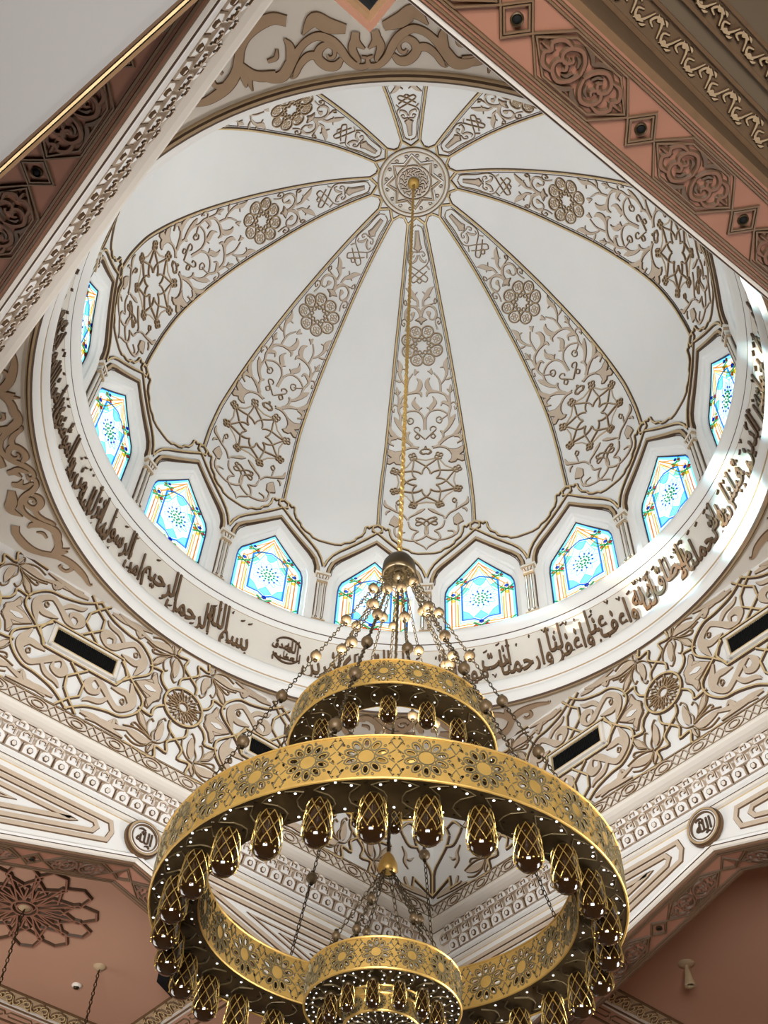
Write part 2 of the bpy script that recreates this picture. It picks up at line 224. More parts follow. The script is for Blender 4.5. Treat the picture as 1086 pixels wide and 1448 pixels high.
# ---------------------------------------------------------------- dome surface
PR = [(0, 10.22), (0.75, 10.13), (1.6, 9.75), (2.3, 9.25), (3.0, 8.6), (3.6, 7.95), (4.1, 7.25), (4.45, 6.6), (4.67, 5.95), (4.79, 5.2), (4.83, 4.5), (4.87, 3.8), (4.89, 3.0), (4.89, 1.4)]
PS = cr(PR, 12); SS = [0.]
for a, b in zip(PS, PS[1:]): SS.append(SS[-1]+math.dist(a, b))
import bisect
def prof(s):
    i = min(max(bisect.bisect_right(SS, s)-1, 0), len(SS)-2); t = (s-SS[i])/(SS[i+1]-SS[i])
    a, b = PS[i], PS[i+1]; L = SS[i+1]-SS[i]
    return a[0]+(b[0]-a[0])*t, a[1]+(b[1]-a[1])*t, (b[0]-a[0])/L, (b[1]-a[1])/L
def dome(u, s, h=0.):
    r, z, dr, dz = prof(s); th = u/max(r, .05); r += dz*h; z -= dr*h
    return (r*sin(th), r*cos(th), z)
def domeang(th, s, h=0.):
    r, z, dr, dz = prof(s); r += dz*h; z -= dr*h
    return (r*sin(th), r*cos(th), z)
def sz(z): return 12.641-z if z <= 3.0 else SS[min(range(len(PS)), key=lambda i: abs(PS[i][1]-z))]
def bay(u, z, h=0.):          # window bay coordinates: arc offset, height
    r = 4.89 if z < 3 else 4.89-(z-3)*.035
    r -= h; th = u/4.89
    return (r*sin(th), r*cos(th), z)
ceiling = MB()
N = 128; sl = [0.02+i*8.37/64 for i in range(65)]
ceiling.add([domeang(2*pi*i/N, s) for i in range(N) for s in sl], [(i*65+k, i*65+k+1, ((i+1) % N)*65+k+1, ((i+1) % N)*65+k) for i in range(N) for k in range(64)], WHITE)
OPEN = [(-.75, 1.74), (-.75, 2.8), (-.735, 2.98), (-.69, 3.14), (-.58, 3.30), (0, 3.95), (.58, 3.30), (.69, 3.14), (.735, 2.98), (.75, 2.8), (.75, 1.74)]
PANE = [(-.64, 1.84), (-.64, 2.8), (-.625, 2.95), (-.58, 3.08), (-.49, 3.19), (0, 3.78), (.49, 3.19), (.58, 3.08), (.625, 2.95), (.64, 2.8), (.64, 1.84)]
HU = 4.89*radians(11.25)
RECT = [(-HU, 1.60), (-HU, 4.27), (HU, 4.27), (HU, 1.60)]
def rayhit(poly, a, c=(0, 2.75)):
    d = (sin(a), cos(a)); best = None
    for i in range(len(poly)):
        p, q = poly[i], poly[(i+1) % len(poly)]; e = (q[0]-p[0], q[1]-p[1]); den = d[0]*e[1]-d[1]*e[0]
        if abs(den) < 1e-9: continue
        w_ = (p[0]-c[0], p[1]-c[1]); t = (w_[0]*e[1]-w_[1]*e[0])/den; k = (w_[0]*d[1]-w_[1]*d[0])/den
        if t > 0 and -1e-6 <= k <= 1+1e-6: best = t if best is None else min(best, t)
    return (c[0]+d[0]*best, c[1]+d[1]*best)
angs = sorted(set([round(2*pi*i/56-pi, 5) for i in range(56)]+[round(atan2(x-0, y-2.75), 5) for x, y in OPEN+PANE+RECT]))
NA = len(angs); oo = [rayhit(OPEN, a) for a in angs]; rr_ = [rayhit(RECT, a) for a in angs]; pp = [rayhit(PANE, a) for a in angs]
for j in range(16):
    th = radians(11.25+22.5*j); V = []
    for k in range(NA):
        for q in range(6):
            t = q/5; u = oo[k][0]+(rr_[k][0]-oo[k][0])*t; z = oo[k][1]+(rr_[k][1]-oo[k][1])*t
            x, y, zz = bay(u, z); V.append((x*cos(th)+y*sin(th), -x*sin(th)+y*cos(th), zz))
    ceiling.add(V, [(k*6+q, ((k+1) % NA)*6+q, ((k+1) % NA)*6+q+1, k*6+q+1) for k in range(NA) for q in range(5)], WHITE)
dome_o = struct(ceiling.build('ceiling', smooth=True))
dome_o.data.polygons.foreach_set('use_smooth', [True]*len(dome_o.data.polygons))

# window bays: reveal, glass, coloured leading
rev = MB(); steps = [(0, 0.), (.35, -.02), (.42, -.05), (.9, -.09), (1., -.13)]; V = []
for k in range(NA):
    for t, h in steps: V.append(bay(oo[k][0]+(pp[k][0]-oo[k][0])*t, oo[k][1]+(pp[k][1]-oo[k][1])*t, h))
ns_ = len(steps)
rev.add(V, [(k*ns_+q, ((k+1) % NA)*ns_+q, ((k+1) % NA)*ns_+q+1, k*ns_+q+1) for k in range(NA) for q in range(ns_-1)], WHITE)
ribbon(rev, pp, bay, DARK, DARK, wd=.016, h=-.115, sk=.004, h0=-.13, closed=True)
gl = MB(); V = [bay(0, 2.75, -.128)]+[bay(x, y, -.128) for x, y in pp]
gl.add(V, [(0, 1+k, 1+(k+1) % NA) for k in range(NA)], G_PANE)
lead = MB(); gm = lambda u, z, h: bay(u, 1.84+z, -.122+h)
def L_(P, m, wd, h=.0, cl=False, n=1): ribbon(lead, cr(P, 4) if n > 1 else sub(P, .2), gm, m, m, wd=wd, h=h, sk=.0015, h0=h, closed=cl)
def inset(P, d):
    cx, cy = 0, .95
    return [(x-(d if x > 0 else -d if x < 0 else 0), y-(d*1.15 if y > 1.2 else 0)+(d if y < .1 else 0)) for x, y in P]
PN = [(x, z-1.84) for x, z in PANE]
for d, m, wd, h in ((.036, G_CYAN, .055, .0), (.010, G_BLUE, .026, .002), (.125, G_ORNG, .022, .002), (.190, G_ORNG, .018, .002), (.225, G_YEL, .014, .003), (.265, G_CYAN, .012, .002)):
    L_(inset(PN, d), m, wd, h, True)
fr = [(-.33, .33), (-.33, 1.22), (-.2, 1.34), (0, 1.42), (.2, 1.34), (.33, 1.22), (.33, .33), (.12, .33), (0, .25), (-.12, .33)]
L_(fr, G_BLUE, .030, .006, True)
for P in ([(-.31, .36), (-.13, .36), (-.22, .5), (-.31, .56)], [(.31, .36), (.13, .36), (.22, .5), (.31, .56)], [(-.12, .38), (0, .3), (.12, .38), (0, .52)],
          [(-.31, 1.2), (-.31, 1.0), (-.2, 1.14)], [(.31, 1.2), (.31, 1.0), (.2, 1.14)], [(-.12, 1.32), (0, 1.38), (.12, 1.32), (.06, 1.22), (0, 1.18), (-.06, 1.22)]):
    plate(lead, P, gm, G_CYAN, G_CYAN, .004, .001)
for i in range(12):
    a = 2*pi*i/12; c, s = cos(a), sin(a); R0, R1 = .10, .3
    P = [(R0*cos(a-.12), R0*sin(a-.12)), (.22*cos(a-.2), .22*sin(a-.2)), (R1*c, R1*s), (.22*cos(a+.2), .22*sin(a+.2)), (R0*cos(a+.12), R0*sin(a+.12))]
    L_([(x, .84+y) for x, y in cr(P, 3)], G_CYAN, .006, .007, False)
    disc(lead, .12*cos(a+.26), .84+.12*sin(a+.26), .008, gm, G_BLUE if i % 2 else G_GREEN, G_GREEN, .008, 6)
    disc(lead, .19*cos(a+.26), .84+.19*sin(a+.26), .007, gm, G_ORNG if i % 3 else G_BLUE, G_BLUE, .008, 6)
for i in range(6):
    a = pi*i/3; disc(lead, .055*cos(a), .84+.055*sin(a), .013, gm, G_GREEN if i % 2 else G_YEL, G_GREEN, .008, 6)
for cx, cz, s in ((-.485, .93, 1.), (.485, .93, 1.), (0, .13, 1.1), (-.33, 1.34, .85), (.33, 1.34, .85)):
    for a in (.6, -.6): L_([(cx-.15*s*cos(a), cz-.15*s*sin(a)), (cx-.05*s, cz-.03*s*(1 if a > 0 else -1)), (cx+.05*s, cz+.03*s*(1 if a > 0 else -1)), (cx+.15*s*cos(a), cz+.15*s*sin(a))], G_GREEN, .032*s, .01, False, 2)
    for dx, dz, m in ((-.09, 0, G_ORNG), (.09, 0, G_RED), (0, .09, G_BLUE), (0, -.08, G_YEL)):
        plate(lead, [(cx+dx*s-.036*s, cz+dz*s), (cx+dx*s, cz+dz*s+.032*s), (cx+dx*s+.036*s, cz+dz*s), (cx+dx*s, cz+dz*s-.032*s)], gm, m, m, .01, .001)
for sx in (-1, 1):
    for x0 in (.40, .52): L_([(sx*x0, .16), (sx*x0, .76)], G_ORNG, .014, .004)
    for z0 in (.07, .19): L_([(sx*.16, z0), (sx*.6, z0)], G_ORNG if z0 < .1 else G_YEL, .014, .004)
    L_([(sx*.48, .02), (sx*.5, .1), (sx*.56, .16), (sx*.62, .2)], G_GREEN, .022, .01)
    L_([(sx*.05, 1.84-.13), (sx*.36, 1.38)], G_ORNG, .014, .004); L_([(sx*.04, 1.6), (sx*.24, 1.36)], G_YEL, .012, .004)
WNAME = {0: ('just right of the chandelier chain', 0)}
win_mesh = None
for j in range(16):
    rz = -radians(11.25+22.5*j)
    if j == 0:
        w0 = struct(rev.build('window_1')); g0 = gl.build('glass_pane', w0); l0 = lead.build('stained_glass_tracery', w0); w0.rotation_euler = (0, 0, rz); w0.data.polygons.foreach_set('use_smooth', [False]*len(w0.data.polygons))
    else:
        wj = copy(w0, rz=rz); wj.name = 'window_%d' % (j+1); copy(g0, wj); copy(l0, wj)

# relief on the drum: arches, zigzag frame, loops (one bay, centred on a window)
bm = MB(); P = []
half = [(-.885, 3.02), (-.86, 3.06), (-.845, 3.22), (-.79, 3.40), (-.68, 3.54), (-.40, 3.81), (0, 4.19)]
arch = half+[(-x, z) for x, z in reversed(half[:-1])]
ribbon(bm, sub(arch, .15), bay, OCHRE, DARK, wd=.05, h=.03, sk=.022)
ribbon(bm, sub([(x*.93, z-.045 if abs(x) < .8 else z) for x, z in arch], .15), bay, DARK, DARK, wd=.008, h=.014, sk=.003)
half = [(-.958, 3.24), (-.90, 3.44), (-.82, 3.60), (-.70, 3.75), (-.40, 4.05), (-.02, 4.44)]
for sx in (-1, 1): ribbon(bm, sub([(sx*x, z) for x, z in half]+[(sx*-.07, 4.50)], .15), bay, GILT, DARK, wd=.03, h=.03, sk=.014)
hexo = lambda u, s, h: dome(u, s, h)
sH = 8.09
ribbon(bm, [(.10*x, sH+.115*y) for x, y in ((0, -1), (.9, -.45), (.9, .5), (0, 1), (-.9, .5), (-.9, -.45))], dome, GILT, DARK, wd=.026, h=.03, sk=.012, closed=True)
for sx in (-1, 1):      # shafts, capital, base of the pilaster halves are one pilaster object further down
    sc = [(.0, 7.965), (.12, 8.02), (.165, 8.07), (.20, 8.045), (.235, 8.07), (.25, 8.20), (.30, 8.33), (.40, 8.42), (.43, 8.50), (.52, 8.58), (.62, 8.62), (.68, 8.69), (.80, 8.72), (.962, 8.72)]
    ribbon(bm, [(sx*u, s) for u, s in sc], dome, GILT, DARK, wd=.026, h=.03, sk=.012)
b0 = bm.build('gilt_arch_moulding', dome_o); b0.rotation_euler = (0, 0, -radians(11.25))
for j in range(1, 16): copy(b0, dome_o, rz=-radians(11.25+22.5*j))
# pilasters
pl = MB()
for sx in (-1, 1):
    P = [bay(sx*.045, z, .035) for z in (1.86, 2.2, 2.5, 2.76)]
    pl.tube(P, .034, CREAM, 8)
    ribbon(pl, [(sx*.045, 1.86), (sx*.045, 2.76)], bay, DARK, DARK, wd=.012, h=.073, sk=.002, h0=.06)
    ribbon(pl, [(sx*.088, 1.86), (sx*.088, 2.78)], bay, BROWN, DARK, wd=.016, h=.02, sk=.002)
for z, d, wd, m in ((2.77, .04, .20, OCHRE), (2.82, .03, .17, CREAM), (2.90, .07, .19, CREAM), (2.96, .04, .24, OCHRE), (3.01, .05, .28, CREAM), (1.83, .05, .2, CREAM), (1.76, .07, .24, OCHRE)):
    pl.box((0, 4.89-.03, z), (wd, .11, d), m)
for x in (-.06, 0, .06): ribbon(pl, [(x*.8, 2.83), (x*1.2, 2.93)], bay, BROWN, BROWN, wd=.012, h=.095, sk=.004, h0=.08)
for x in (-.05, .05): ribbon(pl, circ(x, 1.83, .02, 8), bay, BROWN, BROWN, wd=.01, h=.09, sk=.003, h0=.08, closed=True)
p0 = pl.build('pilaster', dome_o)
for j in range(1, 16): copy(p0, dome_o, rz=-radians(22.5*j))

# ribs
rb = MB()
def hw(s): 
    T = [(.93, .185), (1.7, .30), (3.5, .555), (5.0, .74), (6.66, .91), (7.4, .945), (8.0, .945)]
    for (a, b), (c, d) in zip(T, T[1:]):
        if s <= c: return b+(d-b)*(s-a)/(c-a)
    return .945
for sx in (-1, 1):
    ribbon(rb, [(sx*hw(s), s) for s in [.93+i*.1 for i in range(71)]], dome, GILT, DARK, wd=.034, h=.032, sk=.015)
    ribbon(rb, [(sx*(hw(s)-.055), s) for s in [.95+i*.1 for i in range(71)]], dome, DARK, DARK, wd=.009, h=.012, sk=.003)
    ribbon(rb, [(0, .76), (sx*.185, .93)], dome, GILT, DARK, wd=.034, h=.032, sk=.015)
    ribbon(rb, [(sx*.185, .93), (sx*.27, .765), (sx*.36, .80)], dome, GILT, DARK, wd=.034, h=.032, sk=.015)
strokes(rb, RIB, dome, ((1, 1), (-1, 1)))
# eight-fold star rosette
def polar(cx, cy, r, a): return (cx+r*sin(a), cy+r*cos(a))
for k in range(8):
    a = pi/4*k
    for sg in (-1, 1):
        A_ = [polar(0, 6.66, .22, a-sg*pi/8), polar(0, 6.66, .31, a-sg*pi/14), polar(0, 6.66, .405, a), polar(0, 6.66, .51, a+sg*pi/13), polar(0, 6.66, .64, a+sg*pi/8)]
        ribbon(rb, cr(A_, 4), dome, OCHRE, BROWN, wd=.018, h=.028, sk=.008)
    b = a+pi/8
    for q in range(4):
        c = polar(0, 6.66, .70, b); e = b+pi/4+q*pi/2; cc = (c[0]+.05*sin(e), c[1]+.05*cos(e))
        ribbon(rb, circ(cc[0], cc[1], .038, 10), dome, OCHRE, BROWN, wd=.014, h=.03, sk=.007, closed=True)
    P0, P1, P2 = polar(0, 6.66, .66, b), polar(0, 6.66, .56, a), polar(0, 6.66, .66, a-pi/8)
    ribbon(rb, [P0, P1, P2], dome, TAUPE, OCHRE, wd=.02, h=.012, sk=.006)
# small knotted rosette
for k in range(8):
    a = pi/4*k+pi/8; c = polar(0, 3.5, .335, a)
    ribbon(rb, cr([polar(0, 3.5, .19, a), polar(0, 3.5, .27, a-.36), polar(0, 3.5, .38, a-.33), polar(0, 3.5, .445, a-.12), polar(0, 3.5, .445, a+.12), polar(0, 3.5, .38, a+.33), polar(0, 3.5, .27, a+.36)], 3, True), dome, OCHRE, BROWN, wd=.018, h=.03, sk=.008, closed=True)
    for q in range(4):
        e = a+pi/4+q*pi/2; ribbon(rb, circ(c[0]+.048*sin(e), c[1]+.048*cos(e), .032, 8), dome, TAUPE, OCHRE, wd=.010, h=.024, sk=.006, closed=True)
    ribbon(rb, circ(*polar(0, 3.5, .2, a+pi/8), .05, 10), dome, OCHRE, BROWN, wd=.014, h=.03, sk=.007, closed=True)
    ribbon(rb, [polar(0, 3.5, .11, a), polar(0, 3.5, .17, a+pi/8), polar(0, 3.5, .11, a+pi/4)], dome, OCHRE, BROWN, wd=.014, h=.03, sk=.006)
r0 = rb.build('rib_arabesque', dome_o)
for k in range(1, 8): copy(r0, dome_o, rz=-radians(45*k))

# crown medallion
md = MB()
md.lathe([(.02, 10.17), (.6, 10.11), (.63, 10.08), (.70, 10.07), (.735, 10.1), (.74, 10.15)], CREAM, 64)
flat = lambda u, v, h: (u, v, 10.165-.1*hypot(u, v)-h)
for r, wd in ((.735, .014), (.655, .02), (.36, .02)): ribbon(md, circ(0, 0, r, 64), lambda u, v, h: (u, v, 10.09-h+(.03 if hypot(u, v) < .5 else 0)), OCHRE, BROWN, wd=wd, h=.03, sk=.01, closed=True)
for R, q, m in ((.60, .44, WHITE), (.53, .37, TAUPE), (.57, .41, OCHRE)):
    ribbon(md, [((R if i % 2 == 0 else q)*sin(pi*i/8), (R if i % 2 == 0 else q)*cos(pi*i/8)) for i in range(16)], flat, m, BROWN, wd=.02, h=.03, sk=.008, closed=True)
for i in range(16):
    a = pi*i/8+.2
    ribbon(md, cr([(.14*sin(a), .14*cos(a), .008), (.2*sin(a+.3), .2*cos(a+.3), .03), (.27*sin(a-.1), .27*cos(a-.1), .03), (.31*sin(a+.25), .31*cos(a+.25), .006)], 4), flat, TAUPE, BROWN, None, .03, .008)
    ribbon(md, circ(.565*sin(a), .565*cos(a), .03, 8), flat, TAUPE, BROWN, wd=.014, h=.03, sk=.008, closed=True)
    if i % 2: ribbon(md, circ(.40*sin(a-.2), .40*cos(a-.2), .012, 6), flat, DARK, DARK, wd=.01, h=.03, sk=.004, closed=True)
md.build('crown_medallion', dome_o)

# ---------------------------------------------------------------- ring cornice with the inscription band
tr = MB()
segs = [([(4.90, 1.80), (4.86, 1.77), (4.82, 1.765)], WHITE), ([(4.82, 1.765), (4.815, 1.745)], OCHRE), ([(4.815, 1.745), (4.80, 1.72), (4.735, 1.68), (4.70, 1.62), (4.70, 1.55), (4.735, 1.49), (4.79, 1.45), (4.80, 1.43)], WHITE),
        ([(4.80, 1.43), (4.805, 1.41)], DARK), ([(4.805, 1.41), (4.83, 1.36), (4.86, 1.33)], WHITE), ([(4.86, 1.33), (4.862, 1.315)], OCHRE), ([(4.862, 1.315), (4.90, .95), (4.92, .50)], CREAM), ([(4.92, .50), (4.91, .485)], BROWN),
        ([(4.91, .485), (4.88, .47)], CREAM), ([(4.88, .47), (4.87, .455)], BROWN), ([(4.87, .455), (4.83, .43), (4.80, .38), (4.80, .32), (4.83, .26), (4.87, .23)], WHITE), ([(4.87, .23), (4.885, .215)], OCHRE),
        ([(4.885, .215), (4.895, .19), (4.88, .17), (4.865, .13), (4.87, .08), (4.90, .03), (4.93, .005)], WHITE), ([(4.93, .005), (4.955, -.02)], DARK), ([(4.955, -.02), (4.985, -.02)], OCHRE), ([(4.985, -.02), (5.01, .0)], DARK), ([(5.01, .0), (5.03, 0), (5.04, .04)], OCHRE)]
for P, m in segs: tr.lathe(P, m, 160)
ring = struct(tr.build('trim_1', smooth=True))
def band(u, v, h):       # u arc length, v height 0..1
    z = .50+.815*v; r = 4.92-.058*v-h; th = u/4.9
    return (r*sin(th), r*cos(th), z)
ARB = {}
for c, b, n in [('\u0621', 0xFE80, 1), ('\u0623', 0xFE83, 2), ('\u0624', 0xFE85, 2), ('\u0626', 0xFE89, 4), ('\u0627', 0xFE8D, 2), ('\u0628', 0xFE8F, 4), ('\u062a', 0xFE95, 4), ('\u062b', 0xFE99, 4), ('\u062c', 0xFE9D, 4), ('\u062d', 0xFEA1, 4), ('\u062e', 0xFEA5, 4), ('\u062f', 0xFEA9, 2), ('\u0630', 0xFEAB, 2),
                ('\u0631', 0xFEAD, 2), ('\u0632', 0xFEAF, 2), ('\u0633', 0xFEB1, 4), ('\u0635', 0xFEB9, 4), ('\u0637', 0xFEC1, 4), ('\u0638', 0xFEC5, 4), ('\u0639', 0xFEC9, 4), ('\u063a', 0xFECD, 4), ('\u0641', 0xFED1, 4), ('\u0642', 0xFED5, 4), ('\u0643', 0xFED9, 4), ('\u0644', 0xFEDD, 4), ('\u0645', 0xFEE1, 4), ('\u0646', 0xFEE5, 4),
                ('\u0647', 0xFEE9, 4), ('\u0648', 0xFEED, 2), ('\u0649', 0xFEEF, 2), ('\u064a', 0xFEF1, 4)]: ARB[c] = (b, n)
def shape(wd):
    wd = wd.replace('\u0644\u0627', '\x01'); out = []
    for i, c in enumerate(wd):
        pj = i > 0 and wd[i-1] in ARB and ARB[wd[i-1]][1] == 4
        if c == '\x01': out.append(chr(0xFEFC if pj else 0xFEFB)); continue
        if c not in ARB: out.append(c); continue
        b, n = ARB[c]; nj = n == 4 and i+1 < len(wd) and (wd[i+1] == '\x01' or (wd[i+1] in ARB and wd[i+1] != '\u0621'))
        out.append(chr(b+(0 if n == 1 else 3 if pj and nj else 2 if nj else 1 if pj else 0)))
    return ''.join(reversed(out))
def glyphs(word, off=.0):
    cu = bpy.data.curves.new('t', 'FONT'); cu.body = shape(word); cu.size = 1; cu.offset = off; cu.resolution_u = 4
    o = bpy.data.objects.new('t', cu); C.objects.link(o); dg = bpy.context.evaluated_depsgraph_get(); e = o.evaluated_get(dg); me = e.to_mesh()
    V = [tuple(v.co) for v in me.vertices]; Fs = [tuple(p.vertices) for p in me.polygons]; e.to_mesh_clear(); bpy.data.objects.remove(o); bpy.data.curves.remove(cu)
    return V, Fs
def text_relief(mb, V, Fs, mp, h=.03, mt=BROWN, ms=DARK, h0=0.):
    o = len(V); key = {}; rep = []
    for i, v in enumerate(V):
        k = (round(v[0], 4), round(v[1], 4)); rep.append(key.setdefault(k, i))
    Fs = [tuple(rep[i] for i in f) for f in Fs]; edges = {}
    for f in Fs:
        for a, b in zip(f, f[1:]+f[:1]): edges[(a, b)] = 1
    side = [(a, b) for a, b in edges if (b, a) not in edges]
    mb.add([mp(v[0], v[1], h) for v in V], Fs, mt)
    mb.add([mp(v[0], v[1], h) for v in V]+[mp(v[0], v[1], h0) for v in V], [(a, b, b+o, a+o) for a, b in side if a != b], ms)
ins = MB()
def tall(y, base=.42): return y if y < base else base+(y-base)*1.75
def line_of_text(words, th_right, th_left):
    """right-to-left text whose first word starts at angle th_right; words overlap on two staggered rows"""
    items = []; tot = 0
    for k, wd in enumerate(words):
        V, Fs = glyphs(wd, .016)
        if not V: continue
        x0 = min(v[0] for v in V); x1 = max(v[0] for v in V); items.append((V, Fs, x0, x1-x0)); tot += (x1-x0)*.80
    span_ = radians(th_right-th_left)*4.9; kx = span_/tot; cur = radians(th_right)*4.9
    for k, (V, Fs, x0, wd) in enumerate(items):
        row = .33 if k % 2 else .10; sc = .70
        fn = lambda v: (cur-wd*kx+(v[0]-x0)*kx-.10*tall(v[1])*.3, row+tall(v[1])*sc)
        text_relief(ins, [fn(v) for v in V], Fs, band, .03)
        cur -= wd*kx*.80
        for q in range(3):
            u = cur+wd*kx*(.1+.32*q)+random.uniform(-.05, .05); v_ = random.choice((.80, .90, .93, .06, .12)); e = random.choice((0, 0, 1, 2))
            if e == 0: D_ = [(u+.035, v_+.035, .004), (u, v_, .013), (u-.035, v_-.015, .004)]
            elif e == 1: D_ = [(u+.03, v_+.05, .004), (u+.005, v_-.02, .012), (u-.012, v_+.03, .008), (u-.04, v_+.05, .004)]
            else: D_ = [(u+.01, v_+.03, .012), (u-.006, v_-.01, .014), (u+.012, v_-.03, .004)]
            ribbon(ins, cr(D_, 3), band, BROWN, DARK, None, .03, .004)
T = lambda s: s.split(' ')
line_of_text(T('بسم الله الرحمن الرحيم'), -35.5, -59)
line_of_text(T('امن الرسول بما انزل اليه من ربه والمؤمنون كل امن بالله وملائكته وكتبه ورسله لا نفرق بين احد من رسله وقالوا سمعنا واطعنا'), -61, -158)
line_of_text(T('ولا تحمل علينا اصرا كما حملته على الذين من قبلنا ربنا ولا تحملنا ما لا طاقة لنا به واعف عنا واغفر لنا وارحمنا انت مولانا فانصرنا على القوم الكافرين'), 122, -22)
ins.build('inscription', ring)
rd = MB(); V, Fs = glyphs('صدق', .012); V2, Fs2 = glyphs('الله', .012); V3, F3 = glyphs('العظيم', .012)
for (VV, FF, cx, cz, kx, ky) in ((V3, F3, 0, .26, .30, .22), (V2, Fs2, .07, .48, .34, .34), (V, Fs, -.10, .52, .26, .22)):
    xm = (min(v[0] for v in VV)+max(v[0] for v in VV))/2; u0 = radians(-27.7)*4.9
    text_relief(rd, [(u0+cx+(v[0]-xm)*kx*.62, cz+tall(v[1])*ky) for v in VV], FF, band, .03)
for R in (.30,):
    for a0 in (.5, 3.6): ribbon(rd, [(radians(-27.7)*4.9+R*.86*cos(a0+i*.19), .50+R*1.1*sin(a0+i*.19), .008+.008*sin(pi*i/11)) for i in range(12)], band, BROWN, DARK, None, .03, .005)
rd.build('inscription_roundel', ring)
# ---------------------------------------------------------------- spandrels: flat corners between the ring and the square
for q, az in enumerate((0, 90, 180, 270)):
    m = MB(); V = []; n = 40; A0 = radians(38.6)
    for i in range(n+1):
        a = -A0+2*A0*i/n; R = 4.99/cos(pi/4-abs(a)); R = max(R, 5.03)
        for t in range(4): r = 5.0+(R-5.0)*t/3; V.append((r*sin(a), r*cos(a), .045))
    m.add(V, [(i*4+t, i*4+t+1, i*4+5+t, i*4+4+t) for i in range(n) for t in range(3)], CREAM)
    mp = lambda u, v, h: (u, v, .045-h)
    for sx in (-1, 1):
        for k, r in SPAN: ribbon(m, cr([(sx*x, y, w_*.60) for x, y, w_ in trips(r)], 6), mp, SCROLL, BROWN, None, .02, .010)
    o = struct(m.build('ceiling')); o.rotation_euler = (0, 0, -radians(az))

# ---------------------------------------------------------------- the four walls of the square
A = 4.97
def wmp(u, v, h): return (u, A-h, v)
def slope(P0, P1):      # inclined cornice surface between (n, z) points, v measured along it from P0
    dx, dz = P1[0]-P0[0], P1[1]-P0[1]; L = hypot(dx, dz); dx /= L; dz /= L
    return (lambda u, v, h: (u, P0[0]+dx*v+dz*h, P0[1]+dz*v-dx*h)), L
G = .2907; ZB = -3.578; AB = 5.294; TH = .563
def gz(t): return ZB-G*abs(t)
def strip(mb, P, m, off=0.):   # horizontal moulding strips mitred at the corners
    V = []; 
    for n, z in P: V += [(-n, n, z), (0, n, z), (n, n, z)]
    mb.add(V, [(i*3+k, i*3+k+1, i*3+k+4, i*3+k+3) for i in range(len(P)-1) for k in (0, 1)], m)
MU0, MU1 = (5.06, -2.55), (5.19, -2.90); T0 = 5.26
wall_sides = (('left', pi/4), ('right', -pi/4), ('front', -3*pi/4), ('back', 3*pi/4))
def wall_mesh(plain):
    wl = MB()
    if plain: strip(wl, [(5.14, .045), (5.14, -3.0), (5.26, -3.07)], WHITE)
    else:
        strip(wl, [(A, .045), (A, -2.12)], WHITE)
        strip(wl, [(A-.0, -2.12), (A-.02, -2.14), (A-.02, -2.16)], BROWN); strip(wl, [(A-.02, -2.16), (A-.02, -2.38)], CREAM); strip(wl, [(A-.02, -2.38), (A-.02, -2.395)], BROWN)
        strip(wl, [(A-.02, -2.395), (4.92, -2.405), (4.885, -2.43), (4.875, -2.455), (4.89, -2.49), (4.94, -2.52), (5.0, -2.54), (5.045, -2.545)], CREAM)
        strip(wl, [(5.045, -2.545), (5.06, -2.55)], DARK)
        strip(wl, [MU0, MU1], CREAM)
        strip(wl, [(5.19, -2.90), (5.20, -2.91)], DARK); strip(wl, [(5.20, -2.91), (5.17, -2.93), (5.17, -2.97), (5.215, -2.99)], WHITE); strip(wl, [(5.215, -2.99), (5.22, -3.0)], DARK); strip(wl, [(5.22, -3.0), (5.20, -3.02), (5.21, -3.05), (5.25, -3.06)], CREAM); strip(wl, [(5.25, -3.06), (5.26, -3.07)], GILT)
    # gable field
    V = []; ts = [-T0+2*T0*i/24 for i in range(25)]
    for t in ts: V += [(t, T0, -3.07), (t, T0, gz(t)+.13)]
    wl.add(V, [(i*2, i*2+1, i*2+3, i*2+2) for i in range(24)], WHITE)
    prof_g = [(5.26, .13, OCHRE), (5.24, .125, WHITE), (5.22, .10, WHITE), (5.23, .07, DARK), (5.245, .065, CREAM), (5.25, .03, CREAM), (5.28, .02, BROWN), (5.294, 0, BROWN)]
    for (n0, d0, m0), (n1, d1, _) in zip(prof_g, prof_g[1:]):
        V = []
        for t in (-T0, 0, T0): V += [(t, n0, gz(t)+d0), (t, n1, gz(t)+d1)]
        wl.add(V, [(0, 1, 3, 2), (2, 3, 5, 4)], m0)
    return wl
W0 = struct(wall_mesh(False).build('wall_left'))

